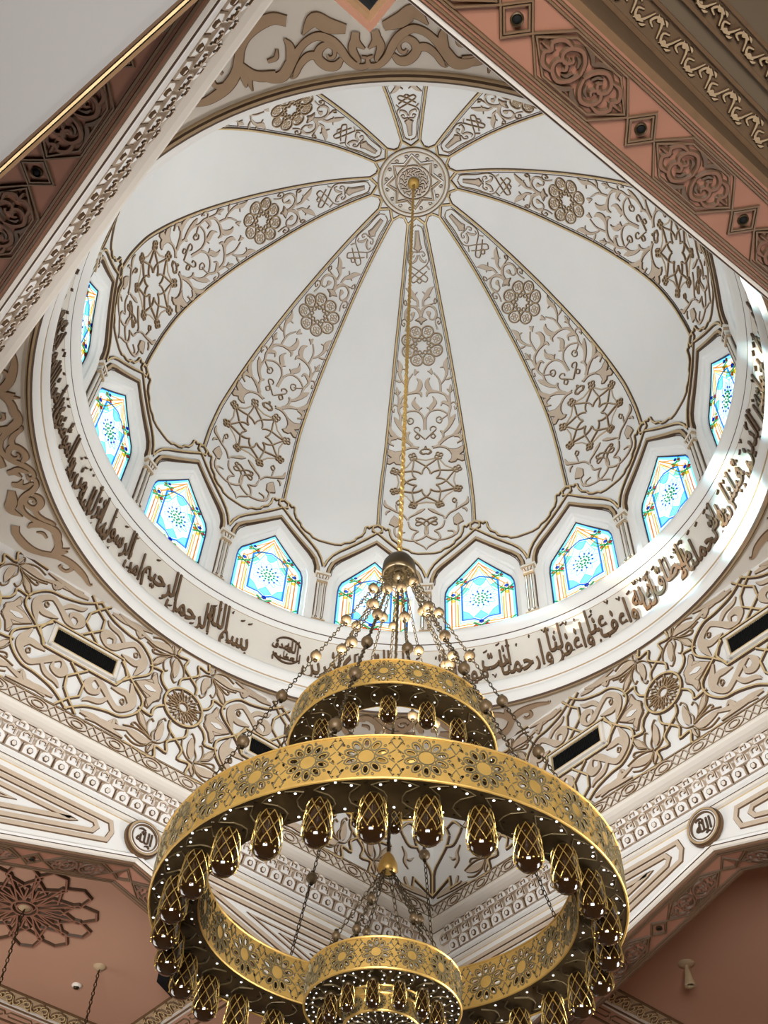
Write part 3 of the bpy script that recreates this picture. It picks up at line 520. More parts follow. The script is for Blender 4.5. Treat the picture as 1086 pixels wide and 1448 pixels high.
# strapwork and leaves
ar = MB(); ZC = -1.06; SH = -.08
MIR = []
wdata = [(k, [x-(-SH if (i % (2 if k == 'P' else 3)) == 0 else 0) for i, x in enumerate(r)]) for k, r in WALL]
wdata = [(k, [x-(ZC if (i % (2 if k == 'P' else 3)) == 1 else 0) for i, x in enumerate(r)]) for k, r in wdata]
n_cell = 10; n_ros = 15
cellA = wdata[:n_cell]; rosA = wdata[n_cell:]
VC = -1.65+SH
def shiftx(D, dx): return [(k, [x+(dx if (i % (2 if k == 'P' else 3)) == 0 else 0) for i, x in enumerate(r)]) for k, r in D]
cell0 = shiftx(cellA, -VC)
VX = 1.69
for cx in (-VX, VX):
    fram = [('k', [-.59, .255, .02, .59, .255, .02, .72, 0, .02, .59, -.255, .02, -.59, -.255, .02, -.72, 0, .02, -.59, .255, .02])]
    lobes = [d for d in cell0 if d[0] == 'g']; rest = [d for i, d in enumerate(cell0) if d[0] != 'g' and i != 1]
    strokes(ar, fram, wmp, ou=cx, ov=ZC)
    strokes(ar, lobes, wmp, ((1, 1), (-1, 1), (1, -1), (-1, -1)), ou=cx, ov=ZC)
    strokes(ar, [d for d in rest if d[0] == 'k'], wmp, ((1, 1), (1, -1)), ou=cx, ov=ZC)
    strokes(ar, [d for d in rest if d[0] != 'k'], wmp, ((1, 1), (-1, 1), (1, -1), (-1, -1)), ou=cx, ov=ZC)
rosN = rosA
for cx in (0, -2*VX, 2*VX):
    strokes(ar, rosN, wmp, ((1, 1), (-1, 1), (1, -1), (-1, -1)), ou=cx, ov=ZC)
    ribbon(ar, circ(cx, ZC, .325, 36), wmp, GILT, DARK, wd=.03, h=.035, sk=.012, closed=True)
    ribbon(ar, circ(cx, ZC, .085, 16), wmp, OCHRE, BROWN, wd=.016, h=.03, sk=.008, closed=True)
    for i in range(12):
        a = 2*pi*i/12; f = lambda r, b: (cx+r*sin(a+b), ZC+r*cos(a+b))
        ribbon(ar, [f(.085, 0), f(.14, .2), f(.19, .12), f(.30, .26)], wmp, OCHRE, BROWN, wd=.010, h=.028, sk=.006)
        ribbon(ar, [f(.085, 0), f(.14, -.2), f(.19, -.12), f(.30, -.26)], wmp, OCHRE, BROWN, wd=.010, h=.028, sk=.006)
        ribbon(ar, [f(.20, .12), f(.24, 0), f(.20, -.12)], wmp, OCHRE, BROWN, wd=.010, h=.028, sk=.006)
for sx in (-1, 1):   # gilt lines meeting near the corner
    for sy in (-1, 1):
        q = lambda x, z: (sx*x, ZC+sy*z)
        K = dict(wd=.028, h=.034, sk=.011)
        ribbon(ar, [q(4.28, .99), q(4.52, .99), q(4.55, .78), q(4.93, .93), q(4.93, .52)], wmp, GILT, DARK, **K)
        ribbon(ar, cr([q(4.93, .56), q(4.88, .44), q(4.74, .30), q(4.62, .17), q(4.55, .0)], 4), wmp, GILT, DARK, **K)
        ribbon(ar, cr([q(4.62, .17), q(4.45, .22), q(4.32, .10), q(4.25, .0)], 4), wmp, GILT, DARK, **K)
        ribbon(ar, cr([(*q(4.30, .30), .008), (*q(4.38, .42), .05), (*q(4.36, .56), .05), (*q(4.44, .66), .006)], 4), wmp, TAUPE, BROWN, None, .024, .008)
        ribbon(ar, cr([(*q(4.36, .50), .008), (*q(4.47, .48), .03), (*q(4.55, .40), .006)], 4), wmp, TAUPE, BROWN, None, .024, .008)
a0 = ar.build('strapwork_relief', W0)
# interlace frieze
fz = MB(); fmp = lambda u, v, h: (u, A-.02-h, -2.27+v)
x = -4.9; i = 0
while x < 4.9:
    if i % 2 == 0:
        for k in (0, .14):
            ribbon(fz, [(x+k, 0), (x+k+.07, .085), (x+k+.14, 0), (x+k+.07, -.085)], fmp, TAUPE, BROWN, wd=.010, h=.014, sk=.006, closed=True)
        x += .29
    else:
        P = [(x+.15+.15*cos(b)*(1 if abs(cos(b)) < .8 else 1.05), .085*sin(b)) for b in [2*pi*j/14 for j in range(14)]]
        ribbon(fz, P, fmp, TAUPE, BROWN, wd=.010, h=.014, sk=.006, closed=True)
        ribbon(fz, [(x+.15+.085*cos(2*pi*j/10), .05*sin(2*pi*j/10)) for j in range(10)], fmp, TAUPE, BROWN, wd=.014, h=.014, sk=.006, closed=True)
        x += .31
    i += 1
for v in (-.105, .10): ribbon(fz, [(-4.93, v), (4.93, v)], fmp, OCHRE, BROWN, wd=.008, h=.012, sk=.005)
f0 = fz.build('interlace_frieze', W0)
# stalactite cornice
mu = MB(); sm, SL = slope(MU0, MU1); PW = .235; k = int(4.98/PW)
for i in range(-k, k+1):
    for row, (v0, hh, off, th) in enumerate(((.215, .155, 0, .028), (.085, .14, .5, .045), (-.005, .10, 0, .055))):
        u = (i+off)*PW; w2 = PW*.40
        if abs(u)+w2 > 5.0: continue
        P = [(u-w2, v0+hh), (u+w2, v0+hh), (u+w2, v0+.06), (u+w2*.72, v0+.028), (u+.012, v0), (u-.012, v0), (u-w2*.72, v0+.028), (u-w2, v0+.06)]
        plate(mu, P, sm, WHITE, TAUPE, th, .010)
        if row == 0:
            plate(mu, circ(u, v0+.095, .036, 6), sm, CREAM, BROWN, th+.022, .008, h0=th)
            ribbon(mu, [(u+PW*.5, v0+.02), (u+PW*.5, v0+hh)], sm, BROWN, BROWN, wd=.008, h=th*.8, sk=.003)
        elif row == 1:
            ribbon(mu, cr([(u-.045, v0+.10, .012), (u-.05, v0+.05, .018), (u, v0+.03, .02), (u+.04, v0+.06, .018), (u+.01, v0+.085, .008)], 3), sm, TAUPE, BROWN, None, th+.02, .007, h0=th)
            ribbon(mu, [(u+.062, v0+.03), (u+.062, v0+.13)], sm, TAUPE, BROWN, wd=.016, h=th+.02, sk=.006, h0=th)
        else:
            ribbon(mu, [(u-.05, v0+.085), (u-.05, v0+.035), (u+.02, v0+.035), (u+.02, v0+.085)], sm, TAUPE, BROWN, wd=.014, h=th+.018, sk=.006, h0=th)
m0 = mu.build('stalactite_cornice', W0)
# chevrons
cv = MB(); cmp_ = lambda u, v, h: (u, T0-h, v)
for sx in (-1, 1):
    for d, blunt in ((.09, .44), (.185, .66), (.30, 1.0), (.42, 0), (.50, 0), (.58, 0), (.66, 0)):
        up_ = -3.10-d; lo = lambda t: gz(t)+.16+d*1.04
        tm = (up_-(ZB+.16+d*1.04))/(-G)
        if blunt: P = [(5.2, up_), (blunt+.05, up_), (blunt, (up_+lo(blunt))/2), (blunt+.05, lo(blunt+.05)), (5.2, lo(5.2))]
        else:
            if tm > 5: continue
            P = [(5.2, up_), (tm, up_), (5.2, lo(5.2))]
        ribbon(cv, [(sx*a, b) for a, b in P], cmp_, TAUPE, BROWN, wd=.060, h=.022, sk=.009)
c0 = cv.build('chevron_relief', W0)
# soffit
def soffit_pt(t, v, h=0.): return (t, AB+v, gz(t)-h)
so = MB(); V = []; tt = (-5.86, 0, 5.86)
for t in tt: V += [(t, AB, gz(t)), (t, AB+TH, gz(t))]
so.add(V, [(0, 2, 3, 1), (2, 4, 5, 3)], TERRA)
for v in (.03, .075): ribbon(so, [(-5.5, v), (0, v), (5.5, v)], soffit_pt, BROWN, DARK, wd=.016, h=.012, sk=.006)
for v in (TH-.03, TH-.07): ribbon(so, [(-5.5, v), (0, v), (5.5, v)], soffit_pt, BROWN, DARK, wd=.014, h=.010, sk=.006)
s0 = struct(so.build('trim_2'))
hx = MB(); VM = .285
for i in range(-4, 5):
    t = i*1.25*.995
    for d in (0, .03):
        q = .145-d
        if i != 0: ribbon(hx, [(t-q, VM), (t, VM+q), (t+q, VM), (t, VM-q)], soffit_pt, BROWN, DARK, wd=.012, h=.015, sk=.006, closed=True)
        else: ribbon(hx, [(-q, VM), (-.001, VM+q), (0.001, VM+q), (q, VM), (.001, VM-q), (-.001, VM-q)], soffit_pt, BROWN, DARK, wd=.012, h=.015, sk=.006, closed=True)
for i in range(-4, 4):
    t = (i+.5)*1.25*.995
    for d in (0, .03):
        a, b = .475-d*1.2, .19-d
        ribbon(hx, [(t-a, VM), (t-a+.22, VM+b), (t+a-.22, VM+b), (t+a, VM), (t+a-.22, VM-b), (t-a+.22, VM-b)], soffit_pt, BROWN, DARK, wd=.012, h=.015, sk=.006, closed=True)
    for sx in (-1, 1):
        for sy in (-1, 1):
            f = lambda x, y, w_: (t+sx*x, VM+sy*y, w_)
            ribbon(hx, cr([f(.02, .0, .016), f(.05, .07, .022), f(.12, .12, .024), f(.20, .09, .024), f(.22, .03, .022), f(.17, -.005, .020), f(.125, .03, .018), f(.15, .055, .010)], 3), soffit_pt, DTERRA, DARK, None, .020, .014)
            ribbon(hx, cr([f(.20, .10, .01), f(.28, .10, .026), f(.33, .04, .022), f(.30, .0, .016), f(.39, .0, .006)], 3), soffit_pt, DTERRA, DARK, None, .020, .014)
            ribbon(hx, cr([f(.0, .10, .02), f(.05, .14, .03), f(.13, .155, .006)], 3), soffit_pt, DARK, DARK, None, .012, .008)
            ribbon(hx, cr([f(.07, .02, .01), f(.09, .06, .02), f(.13, .075, .006)], 3), soffit_pt, DARK, DARK, None, .012, .008)
h0 = hx.build('soffit_arabesque', s0)
# outer face of the arcade wall above the aisles
of = MB(); V = []; NO = AB+TH
for t in tt: V += [(t, NO, gz(t)), (t, NO, -2.6)]
of.add(V, [(0, 2, 3, 1), (2, 4, 5, 3)], UMBER)
of.add([(-5.5, NO, gz(5.5)), (0, NO, ZB), (5.5, NO, gz(5.5)), (5.5, NO+.05, gz(5.5)+.02), (0, NO+.05, ZB+.02), (-5.5, NO+.05, gz(5.5)+.02), (-5.5, NO+.05, gz(5.5)+.10), (0, NO+.05, ZB+.10), (5.5, NO+.05, gz(5.5)+.10)], [(0, 1, 4, 5), (1, 2, 3, 4), (5, 4, 7, 6), (4, 3, 8, 7)], BROWN)
o0 = of.build('outer_face', s0)
W0.rotation_euler = (0, 0, pi/4); s0.rotation_euler = (0, 0, pi/4)
for nm, rz in wall_sides[1:]:
    if nm == 'front':
        w_ = struct(wall_mesh(True).build('wall_front')); w_.rotation_euler = (0, 0, rz)
        for ch in (a0, f0): copy(ch, w_, loc=(0, .17, 0))
        copy(c0, w_)
    else:
        w_ = copy(W0, rz=rz); w_.name = 'wall_'+nm
        for ch in (a0, f0, m0, c0): copy(ch, w_)
    s_ = copy(s0, rz=rz); s_.name = 'trim_%d' % {'right': 3, 'front': 4, 'back': 5}[nm]
    for ch in (h0, o0): copy(ch, s_)
# corner piers (the one beside the camera stays outside the view and carries on beyond the aisle)
for i, (x, y) in enumerate(((0, 7.86), (7.86, 0), (-7.86, 0))):
    m = MB(); m.box((x, y, -9.5), (.78, .78, 8.6), STONE, pi/4); m.box((x, y, -5.2), (.9, .9, .14), OCHRE, pi/4); m.box((x, y, -13.6), (1, 1, .5), STONE, pi/4)
    o = struct(m.build('trim_%d' % (6+i)))
fl = MB(); fl.box((0, 0, -13.9), (44, 44, .2), FLOOR); struct(fl.build('floor'))

# ---------------------------------------------------------------- aisle ceilings
SW, SE, NE, NW = pi/4, -pi/4, -3*pi/4, 3*pi/4
def side_pt(rz, t, n, z): return (t*cos(rz)-n*sin(rz), t*sin(rz)+n*cos(rz), z)
CZ = -2.6
def aisle(rz, t0, t1, n0, n1, m, name='ceiling'):
    b = MB(); b.box(((t0+t1)/2, (n0+n1)/2, CZ+.05+.004*len(b.v)+abs(rz)*.001), (t1-t0, n1-n0, .1), m); o = struct(b.build(name)); o.rotation_euler = (0, 0, rz); return o
def cornice(o, P):        # ornamented cornice along a line in side coordinates: gilt band, mouldings, pale frieze
    (ta, na), (tb, nb) = P; L = hypot(tb-ta, nb-na); dx, dy = (tb-ta)/L, (nb-na)/L
    mp = lambda u, v, h: (ta+dx*u-dy*v, na+dy*u+dx*v, CZ-h)
    m = MB()
    def bar(v0, v1, h0, h1, mt):
        m.add([mp(u, v, h) for u in (0, L) for v, h in ((v0, 0), (v0, h0), (v1, h1), (v1, 0))], [(0, 4, 5, 1), (1, 5, 6, 2), (2, 6, 7, 3)], mt)
    bar(0, .03, .02, .03, BROWN); bar(.03, .26, .03, .10, OCHRE); bar(.26, .30, .12, .12, CREAM); bar(.30, .33, .12, .14, BROWN); bar(.33, .36, .15, .15, CREAM); bar(.36, .60, .14, .20, PINK); bar(.60, .64, .22, .22, BROWN); bar(.64, 3.2, .22, .22, PINK)
    u = .1; i = 0
    while u < L-.2:
        sy = 1 if i % 2 else -1; g = lambda x, y, w_: (u+x, .145+sy*y, w_)
        ribbon(m, cr([g(0, -.07, .012), g(.06, .05, .022), g(.13, .07, .022), g(.16, .0, .02), g(.11, -.03, .016), g(.09, .01, .01)], 3), lambda a, b, h: mp(a, b, h+.03+(b-.03)*.3), GILT, BROWN, None, .03, .010)
        ribbon(m, cr([g(.10, -.03, .01), (u+.16, .145-sy*.08, .02), g(.2, -.06, .008)], 3), lambda a, b, h: mp(a, b, h+.03+(b-.03)*.3), GILT, BROWN, None, .03, .010)
        if i % 3 == 0: ribbon(m, [(u, .43), (u+.38, .43), (u+.42, .48), (u+.38, .53), (u, .53), (u-.04, .48)], lambda a, b, h: mp(a, b, h+.14+(b-.36)*.25), PINK, BROWN, wd=.02, h=.02, sk=.010, closed=True)
        ribbon(m, cr([g(.03, .03, .006), g(.02, .09, .026), (u+.07, .145+sy*.105, .006)], 3), lambda a, b, h: mp(a, b, h+.03+(b-.03)*.3), GILT, BROWN, None, .03, .010)
        u += .17; i += 1
    c = m.build('cornice', o); return c
csw = aisle(SW, -13.2, 13.2, 5.857, 13.2, PINK); cornice(csw, [(3.05, 5.9), (3.05, 11.05)][::-1]); cornice(csw, [(3.05, 11.03), (-6, 11.03)][::-1])
cse = aisle(SE, -13.2, 13.2, 5.857, 13.2, PINK); cornice(cse, [(-4.1, 5.9), (-4.1, 11.03)])
cne = aisle(NE, -13.2, 13.2, 5.857, 13.2, OLIVE)
m = MB()
for n0, n1, hh in ((5.86, 5.90, .10), (5.90, 6.12, .05), (6.12, 6.15, .10), (6.27, 6.30, .06), (6.30, 6.47, .03), (6.47, 6.50, .06)): m.box((0, (n0+n1)/2, CZ-hh/2), (14, n1-n0, hh), BROWN if n1-n0 < .1 else UMBER)
x = -2.; i = 0
while x < 4.6:
    sy = 1 if i % 2 else -1
    for n_, w_, sc in ((6.01, .02, .8), (6.385, .02, .62)):
        ribbon(m, cr([(x, n_-sy*.08*sc, .01), (x+.05, n_+sy*.05*sc, .02), (x+.11, n_+sy*.07*sc, .02), (x+.14, n_, .018), (x+.09, n_-sy*.03*sc, .01)], 3), lambda u, v, h: (u, v, CZ-.05-h), OCHRE, DARK, None, .02, .010)
        for q in range(3): ribbon(m, cr([(x+.03*q, n_+sy*.06*sc, .006), (x+.02+.035*q, n_+sy*(.085-.02*q)*sc, .020), (x+.05+.035*q, n_+sy*.095*sc, .004)], 3), lambda u, v, h: (u, v, CZ-.05-h), OCHRE, DARK, None, .02, .010)
    x += .15; i += 1
m.build('cornice', cne)
cnw = aisle(NW, -13.2, 13.2, 5.857, 13.2, GREY)
# lower gallery soffit seen at the upper left
m = MB(); e0 = Vector((-2.64, 5.72)); e1 = Vector((-4.44, 5.34)); d = (e1-e0).normalized(); nn = Vector((-d.y, d.x)); nn = nn if nn.y > 0 else -nn
a_ = e0-d*6; b_ = e1+d*.8; zz = -5.0
V = [(p.x, p.y, z) for z in (zz, zz+.12) for p in (a_, b_, b_+nn*4, a_+nn*4)]
m.add(V, [(0, 1, 2, 3), (7, 6, 5, 4), (0, 4, 5, 1), (1, 5, 6, 2), (2, 6, 7, 3), (3, 7, 4, 0)], GREY)
g2 = lambda u, v, h: (a_.x+d.x*u+nn.x*v, a_.y+d.y*u+nn.y*v, zz-h)
for v, mt, wd in ((.012, BROWN, .022), (.04, GILT, .016), (.062, DARK, .014)): ribbon(m, [(0, v), (8.5, v)], g2, mt, DARK, wd=wd, h=.02, sk=.004)
o = struct(m.build('ceiling')); o.rotation_euler = (0, 0, NW)
# outer walls of the right-hand aisles
for nm, rz, n in (('east', SE, 13.2), ('north', NE, 13.2), ('south', SW, 13.2), ('west', NW, 13.2)):
    m = MB(); m.box((0, n, -8.1), (26.7, .3, 11.5), PINK); o = struct(m.build('wall_'+nm)); o.rotation_euler = (0, 0, rz)
# ---------------------------------------------------------------- chandelier
def ball(mb, c, r, m, n=10): mb.lathe([(max(r*sin(pi*i/7), .0005), r*cos(pi*i/7)) for i in range(8)], m, n, c)
def chain(mb, P0, P1, r=.022, wire=.006, pitch=None, m=BRONZE, seg=8):
    P0, P1 = Vector(P0), Vector(P1); L = (P1-P0).length; d = (P1-P0)/L; pitch = pitch or r*2.6
    a = d.orthogonal().normalized(); b = d.cross(a); k = max(1, int(L/pitch))
    for i in range(k):
        c = P0+d*(L*(i+.5)/k); s = a if i % 2 else b
        mb.tube([c+d*(r*1.55*cos(2*pi*q/seg))+s*(r*.8*sin(2*pi*q/seg)) for q in range(seg)], wire, m, 4, True)
ch = empty('chandelier', (0, 0, 0))
tag(ch, 'huge tiered brass ring chandelier with pierced bands and amber lamps beneath the dome', 'chandelier')
m = MB(); m.lathe([(.0, 9.98), (.05, 9.98), (.10, 10.0), (.125, 10.05), (.12, 10.10), (.06, 10.14), (.05, 10.17)], BRASS, 24); m.build('ceiling_rose', ch, True)
m = MB(); P = Vector((0, 0, 10.0)); chain(m, P, (0, 0, -2.02), .036, .012, .078, BRASS, 8)
m.tube([(.02*cos(i*1.3), .02*sin(i*1.3), 9.9-i*.2) for i in range(60)], .009, BRASS, 4); m.build('main_chain', ch)
m = MB(); m.lathe([(.0, -2.0), (.05, -2.0), (.07, -2.05), (.15, -2.08), (.19, -2.16), (.205, -2.30), (.20, -2.36), (.17, -2.36), (.16, -2.25), (.06, -2.15)], BRONZE, 28); ball(m, (0, 0, -2.36), .075, BRONZE); m.build('hub_bell', ch, True)
def sector_sheet(W, H, holes, nx=6, ny=4):
    """flat pierced tile W x H centred on 0; returns verts, tris"""
    V = []; E = []
    def loop(P):
        o = len(V); V.extend(Vector(p) for p in P); E.extend((o+i, o+(i+1) % len(P)) for i in range(len(P)))
    loop([(-W/2, -H/2), (0, -H/2), (W/2, -H/2), (W/2, 0), (W/2, H/2), (0, H/2), (-W/2, H/2), (-W/2, 0)])
    for h in holes: loop(h)
    def inside(p, P):
        c = False
        for i in range(len(P)):
            a, b = P[i], P[i-1]
            if (a[1] > p[1]) != (b[1] > p[1]) and p[0] < (b[0]-a[0])*(p[1]-a[1])/(b[1]-a[1])+a[0]: c = not c
        return c
    for i in range(1, nx):
        for j in range(1, ny):
            p = (-W/2+W*i/nx+.001, -H/2+H*j/ny+.0007)
            if not any(inside(p, h) or min(math.dist(p, q) for q in h) < .006 for h in holes): V.append(Vector(p))
    r = delaunay_2d_cdt(V, E, [], 0, 1e-6); vs_ = r[0]; out = []
    for f in r[2]:
        c = (sum(vs_[i][0] for i in f)/3, sum(vs_[i][1] for i in f)/3)
        if not any(inside(c, h) for h in holes): out.append(tuple(f))
    return [(v[0], v[1]) for v in vs_], out
def ell(cx, cy, a, b, rot, n=8): return [(cx+a*cos(2*pi*i/n)*cos(rot)-b*sin(2*pi*i/n)*sin(rot), cy+a*cos(2*pi*i/n)*sin(rot)+b*sin(2*pi*i/n)*cos(rot)) for i in range(n)]
def band_holes(W, H, big=True):
    S_ = H/.40; hs = []
    n = 10
    for i in range(n):
        a = 2*pi*i/n+pi/n
        if i % 5 != 9: hs.append(ell(.122*S_*cos(a), .122*S_*sin(a), .034*S_, .0185*S_, a))
    for sx in (-1, 1):
        for sy in (-1, 1):
            hs.append(ell(sx*(W/2-.045*S_), sy*H*.31, .024*S_, .013*S_, sx*sy*.8, 6)); hs.append(ell(sx*(W/2-.018*S_), sy*H*.42, .010*S_, .007*S_, 0, 6))
        hs.append(ell(sx*(W/2-.024*S_), .0+.03*S_*sx, .020*S_, .011*S_, 1.2, 6))
    return hs
def etched(mb, W, H, mp):
    S_ = H/.40
    for i in range(10):
        a = 2*pi*i/10+pi/10
        ribbon(mb, ell(.122*S_*cos(a), .122*S_*sin(a), .050*S_, .031*S_, a, 10), mp, ETCH, ETCH, wd=.009*S_, h=.004, sk=.001, closed=True)
        b = a+pi/10; ribbon(mb, ell(.172*S_*cos(b), min(.172*S_*abs(sin(b)), H*.46)*(1 if sin(b) > 0 else -1), .012*S_, .009*S_, b, 5), mp, ETCH, ETCH, wd=.004*S_, h=.004, sk=.001, closed=True)
    for sx in (-1, 1):
        for sy in (-1, 1):
            ribbon(mb, [(sx*W*.5, sy*H*.18), (sx*W*.40, sy*H*.36), (sx*W*.46, sy*H*.47)], mp, ETCH, ETCH, wd=.005*S_, h=.004, sk=.001)
            ribbon(mb, [(sx*W*.38, sy*H*.06), (sx*W*.48, sy*H*.15)], mp, ETCH, ETCH, wd=.005*S_, h=.004, sk=.001)
    ribbon(mb, circ(0, 0, .064*S_, 14), mp, ETCH, ETCH, wd=.005*S_, h=.004, sk=.001, closed=True)
def pierced_band(name, R, z0, z1, n, facing, tilt=(0, 0), c=(0, 0), etch=True, ph=0.):
    H = z1-z0; W = 2*pi*R/n; V, Fs = sector_sheet(W, H, band_holes(W, H)); mb = MB()
    zt = lambda x, y: tilt[0]*x+tilt[1]*y
    def cyl(th0, T_=0.):
        def f(u, v, h=0.):
            th = th0+u/R; rr = R+facing*h; x, y = rr*sin(th), rr*cos(th); return (c[0]+x, c[1]+y, (z0+z1)/2+v+zt(x, y))
        return f
    for k in range(n):
        f = cyl(ph+2*pi*k/n); mb.add([f(*v) for v in V], Fs, BRASS)
        mb.add([f(v[0], v[1], -.012) for v in V], [t[::-1] for t in Fs], BRONZE)
        if etch: etched(mb, W, H, f)
    f = cyl(0)
    for v0 in (-H/2, H/2):
        mb.tube([f(2*pi*R*i/96, v0, 0) for i in range(96)], .012, BRASS, 6, True)
    return mb.build(name, ch)
LS = []; STU = MB()
def annulus(name, R0, R1, z, n, rows, tilt=(0, 0), c=(0, 0), hole=.010, studs=()):
    H = R1-R0; RM = (R0+R1)/2; W = 2*pi/n; mb = MB(); hs = []
    for q, (v, cnt) in enumerate(rows):
        for i in range(cnt): hs.append(ell((-.5+(i+.5)/cnt)*W*RM, (v-.5)*H, hole, hole*.8, .4*i, 6))
    V, Fs = sector_sheet(W*RM, H, hs, 3, 3)
    for k in range(n):
        P = []
        for hgt in (0, .01):
            for u, v in V:
                th = 2*pi*k/n+u/RM; r = RM+v; x, y = r*sin(th), r*cos(th); P.append((c[0]+x, c[1]+y, z+hgt+tilt[0]*x+tilt[1]*y))
        mb.add(P, Fs+[tuple(a+len(V) for a in t[::-1]) for t in Fs], BRONZE)
        f = lambda u, v, h: ((lambda th, r: (c[0]+r*sin(th), c[1]+r*cos(th), z-h+tilt[0]*r*sin(th)+tilt[1]*r*cos(th)))(2*pi*k/n+u/RM, RM+v))
        for sx in (-1, 1): ribbon(mb, cr([(sx*W*RM*.1, -H*.4, .003), (sx*W*RM*.35, -H*.2, .007), (sx*W*RM*.3, H*.1, .006), (sx*W*RM*.1, H*.3, .005), (sx*W*RM*.4, H*.42, .003)], 2), f, DULL, DULL, None, .004, .002)
    o = mb.build(name, ch)
    for (v, cnt, rr) in studs:
        for i in range(cnt):
            a = 2*pi*(i+.5)/cnt; r = R0+v*H; x, y = r*sin(a), r*cos(a); P = (c[0]+x, c[1]+y, z+tilt[0]*x+tilt[1]*y)
            if n == 28:
                if not LS: s_ = MB(); s_.lathe([(rr, .004), (rr, -.004), (.001, -.006)], LED, 6); LS.append(s_.build('light_stud', o))
                q = LS[0] if len(LS) == 1 and LS[0].location.length == 0 else copy(LS[0], o); q.location = P; LS.append(q)
            else: STU.lathe([(rr, .004), (rr, -.004), (.001, -.006)], LED, 6, P)
    return o
TL = (.011, .032); CC = (.02, -.028)
pierced_band('outer_band', 2.0, -6.9, -6.5, 28, 1, TL, CC)
pierced_band('inner_band', 1.6, -6.88, -6.47, 24, -1, TL, CC)
annulus('under_plate', 1.6, 2.0, -6.9, 28, ((.10, 2), (.30, 2), (.86, 3)), TL, CC, .017, ((.12, 28, .011), (.80, 56, .010), (.93, 28, .011)))
pierced_band('outer_band', 1.02, -5.04, -4.75, 20, 1)
pierced_band('inner_band', .70, -5.03, -4.75, 14, -1)
annulus('under_plate', .70, 1.02, -5.04, 14, ((.12, 3), (.35, 3), (.65, 3), (.9, 4)), hole=.014, studs=((.15, 28, .009), (.5, 28, .009), (.85, 28, .009)))
pierced_band('outer_band', .623, -7.62, -7.364, 14, 1)
pierced_band('inner_band', .36, -7.61, -7.42, 8, -1)
annulus('under_plate', .36, .623, -7.61, 14, ((.15, 3), (.32, 3), (.5, 4), (.68, 3), (.87, 4)), hole=.011, studs=((.08, 24, .007), (.3, 36, .007), (.52, 28, .007), (.74, 48, .007), (.93, 42, .007)))
annulus('under_plate', .03, .30, -7.78, 12, ((.3, 1), (.5, 2), (.68, 2), (.86, 3)), hole=.011, studs=((.2, 8, .006), (.45, 16, .006), (.7, 24, .006), (.92, 32, .006)))
pierced_band('outer_band', .30, -7.78, -7.64, 10, 1)
q = STU.build('light_studs', ch); q['kind'] = 'stuff'
# lamps
def make_lamp(L=.42, R=.108, big=True):
    m = MB(); sc = L/.42
    m.lathe([(.03, 0), (.045, -.01), (.05, -.04), (.03, -.05)], BRONZE, 12)
    pr = [(.035, -.02), (.060, -.035), (.078, -.07), (.087, -.13), (.092, -.20), (.098, -.27), (.100, -.32), (.090, -.37), (.062, -.402), (.02, -.417), (.001, -.419)]
    k = R/.108; m.lathe([(r*k, z*sc) for r, z in pr], AMBER, 16)
    o = m.build('lamp', ch, True)
    nb = MB(); ns2 = 8 if big else 6
    def rad(z): 
        for (a, b), (c, d) in zip(pr, pr[1:]):
            if z >= d: return a+(c-a)*(b-z)/(b-d)
        return .05
    for sg in (-1, 1):
        for i in range(ns2):
            P = []
            for q in range(10):
                z = -.045-.30*q/9; a = 2*pi*i/ns2+sg*q*.17; r = (rad(z)+.010)*k; P.append((r*sin(a), r*cos(a), z*sc))
            nb.tube(P, .0042*k, NETM, 4)
    for i in range(ns2*2):
        a = 2*pi*i/(ns2*2); z = -.35-.012*(i % 2); r = (rad(z)+.006)*k; ball(nb, (r*sin(a), r*cos(a), z*sc), .007*k, NETM, 5)
    n_ = nb.build('wire_net', o)
    return o
def ring_of_lamps(proto, n, R, z, ph, tilt=(0, 0), c=(0, 0), first=True):
    for i in range(n):
        a = radians(ph)+2*pi*i/n; x, y = R*sin(a), R*cos(a); o = proto if i == 0 else tree(proto, ch)
        o.location = (c[0]+x, c[1]+y, z+tilt[0]*x+tilt[1]*y); o.rotation_euler = (0, 0, a*1.7)
ring_of_lamps(make_lamp(.42, .112), 28, 1.81, -6.90, 178.5, TL, CC)
ring_of_lamps(make_lamp(.30, .082), 14, .82, -5.04, 177.6)
ring_of_lamps(make_lamp(.24, .056, False), 14, .46, -7.61, 184)
m = MB(); m.lathe([(.25, -5.02), (.25, -5.20), (.22, -5.24), (.05, -5.25), (.0, -5.25)], BRASS, 20); m.tube([(0, 0, -2.4), (0, 0, -6.25)], .014, BRONZE, 6); chain(m, (0, 0, -2.4), (0, 0, -6.2), .022, .007); m.build('centre_stem', ch)
m = MB(); m.lathe([(.01, -6.15), (.05, -6.2), (.085, -6.28), (.09, -6.34), (.06, -6.37)], BRASS, 18); ball(m, (0, 0, -6.30), .08, BRASS); m.build('lower_hub', ch, True)
def hung(P0, P1, fr, br=.060):
    m = MB(); chain(m, P0, P1, .020, .0060); o = m.build('suspension_chain', ch)
    for f in fr:
        c = Vector(P0).lerp(Vector(P1), f); b = MB(); ball(b, (0, 0, 0), br, BEAD, 12); b.lathe([(.018, br+.018), (.022, br-.006)], BRONZE, 8); b.lathe([(.022, -br+.006), (.018, -br-.018)], BRONZE, 8)
        q = b.build('bead', o, True); q.location = c
for i in range(8):
    a = radians(9+45*i); x, y = 1.95*sin(a), 1.95*cos(a)
    hung((.15*sin(a), .15*cos(a), -2.36), (CC[0]+x, CC[1]+y, -6.50+TL[0]*x+TL[1]*y), (.10, .27, .44, .61, .78) if i % 2 else (.18, .36, .53, .70, .93))
    a = radians(31.5+45*i); hung((.11*sin(a), .11*cos(a), -2.38), (.98*sin(a), .98*cos(a), -4.75), (.22, .55, .86) if i % 2 else (.36, .72))
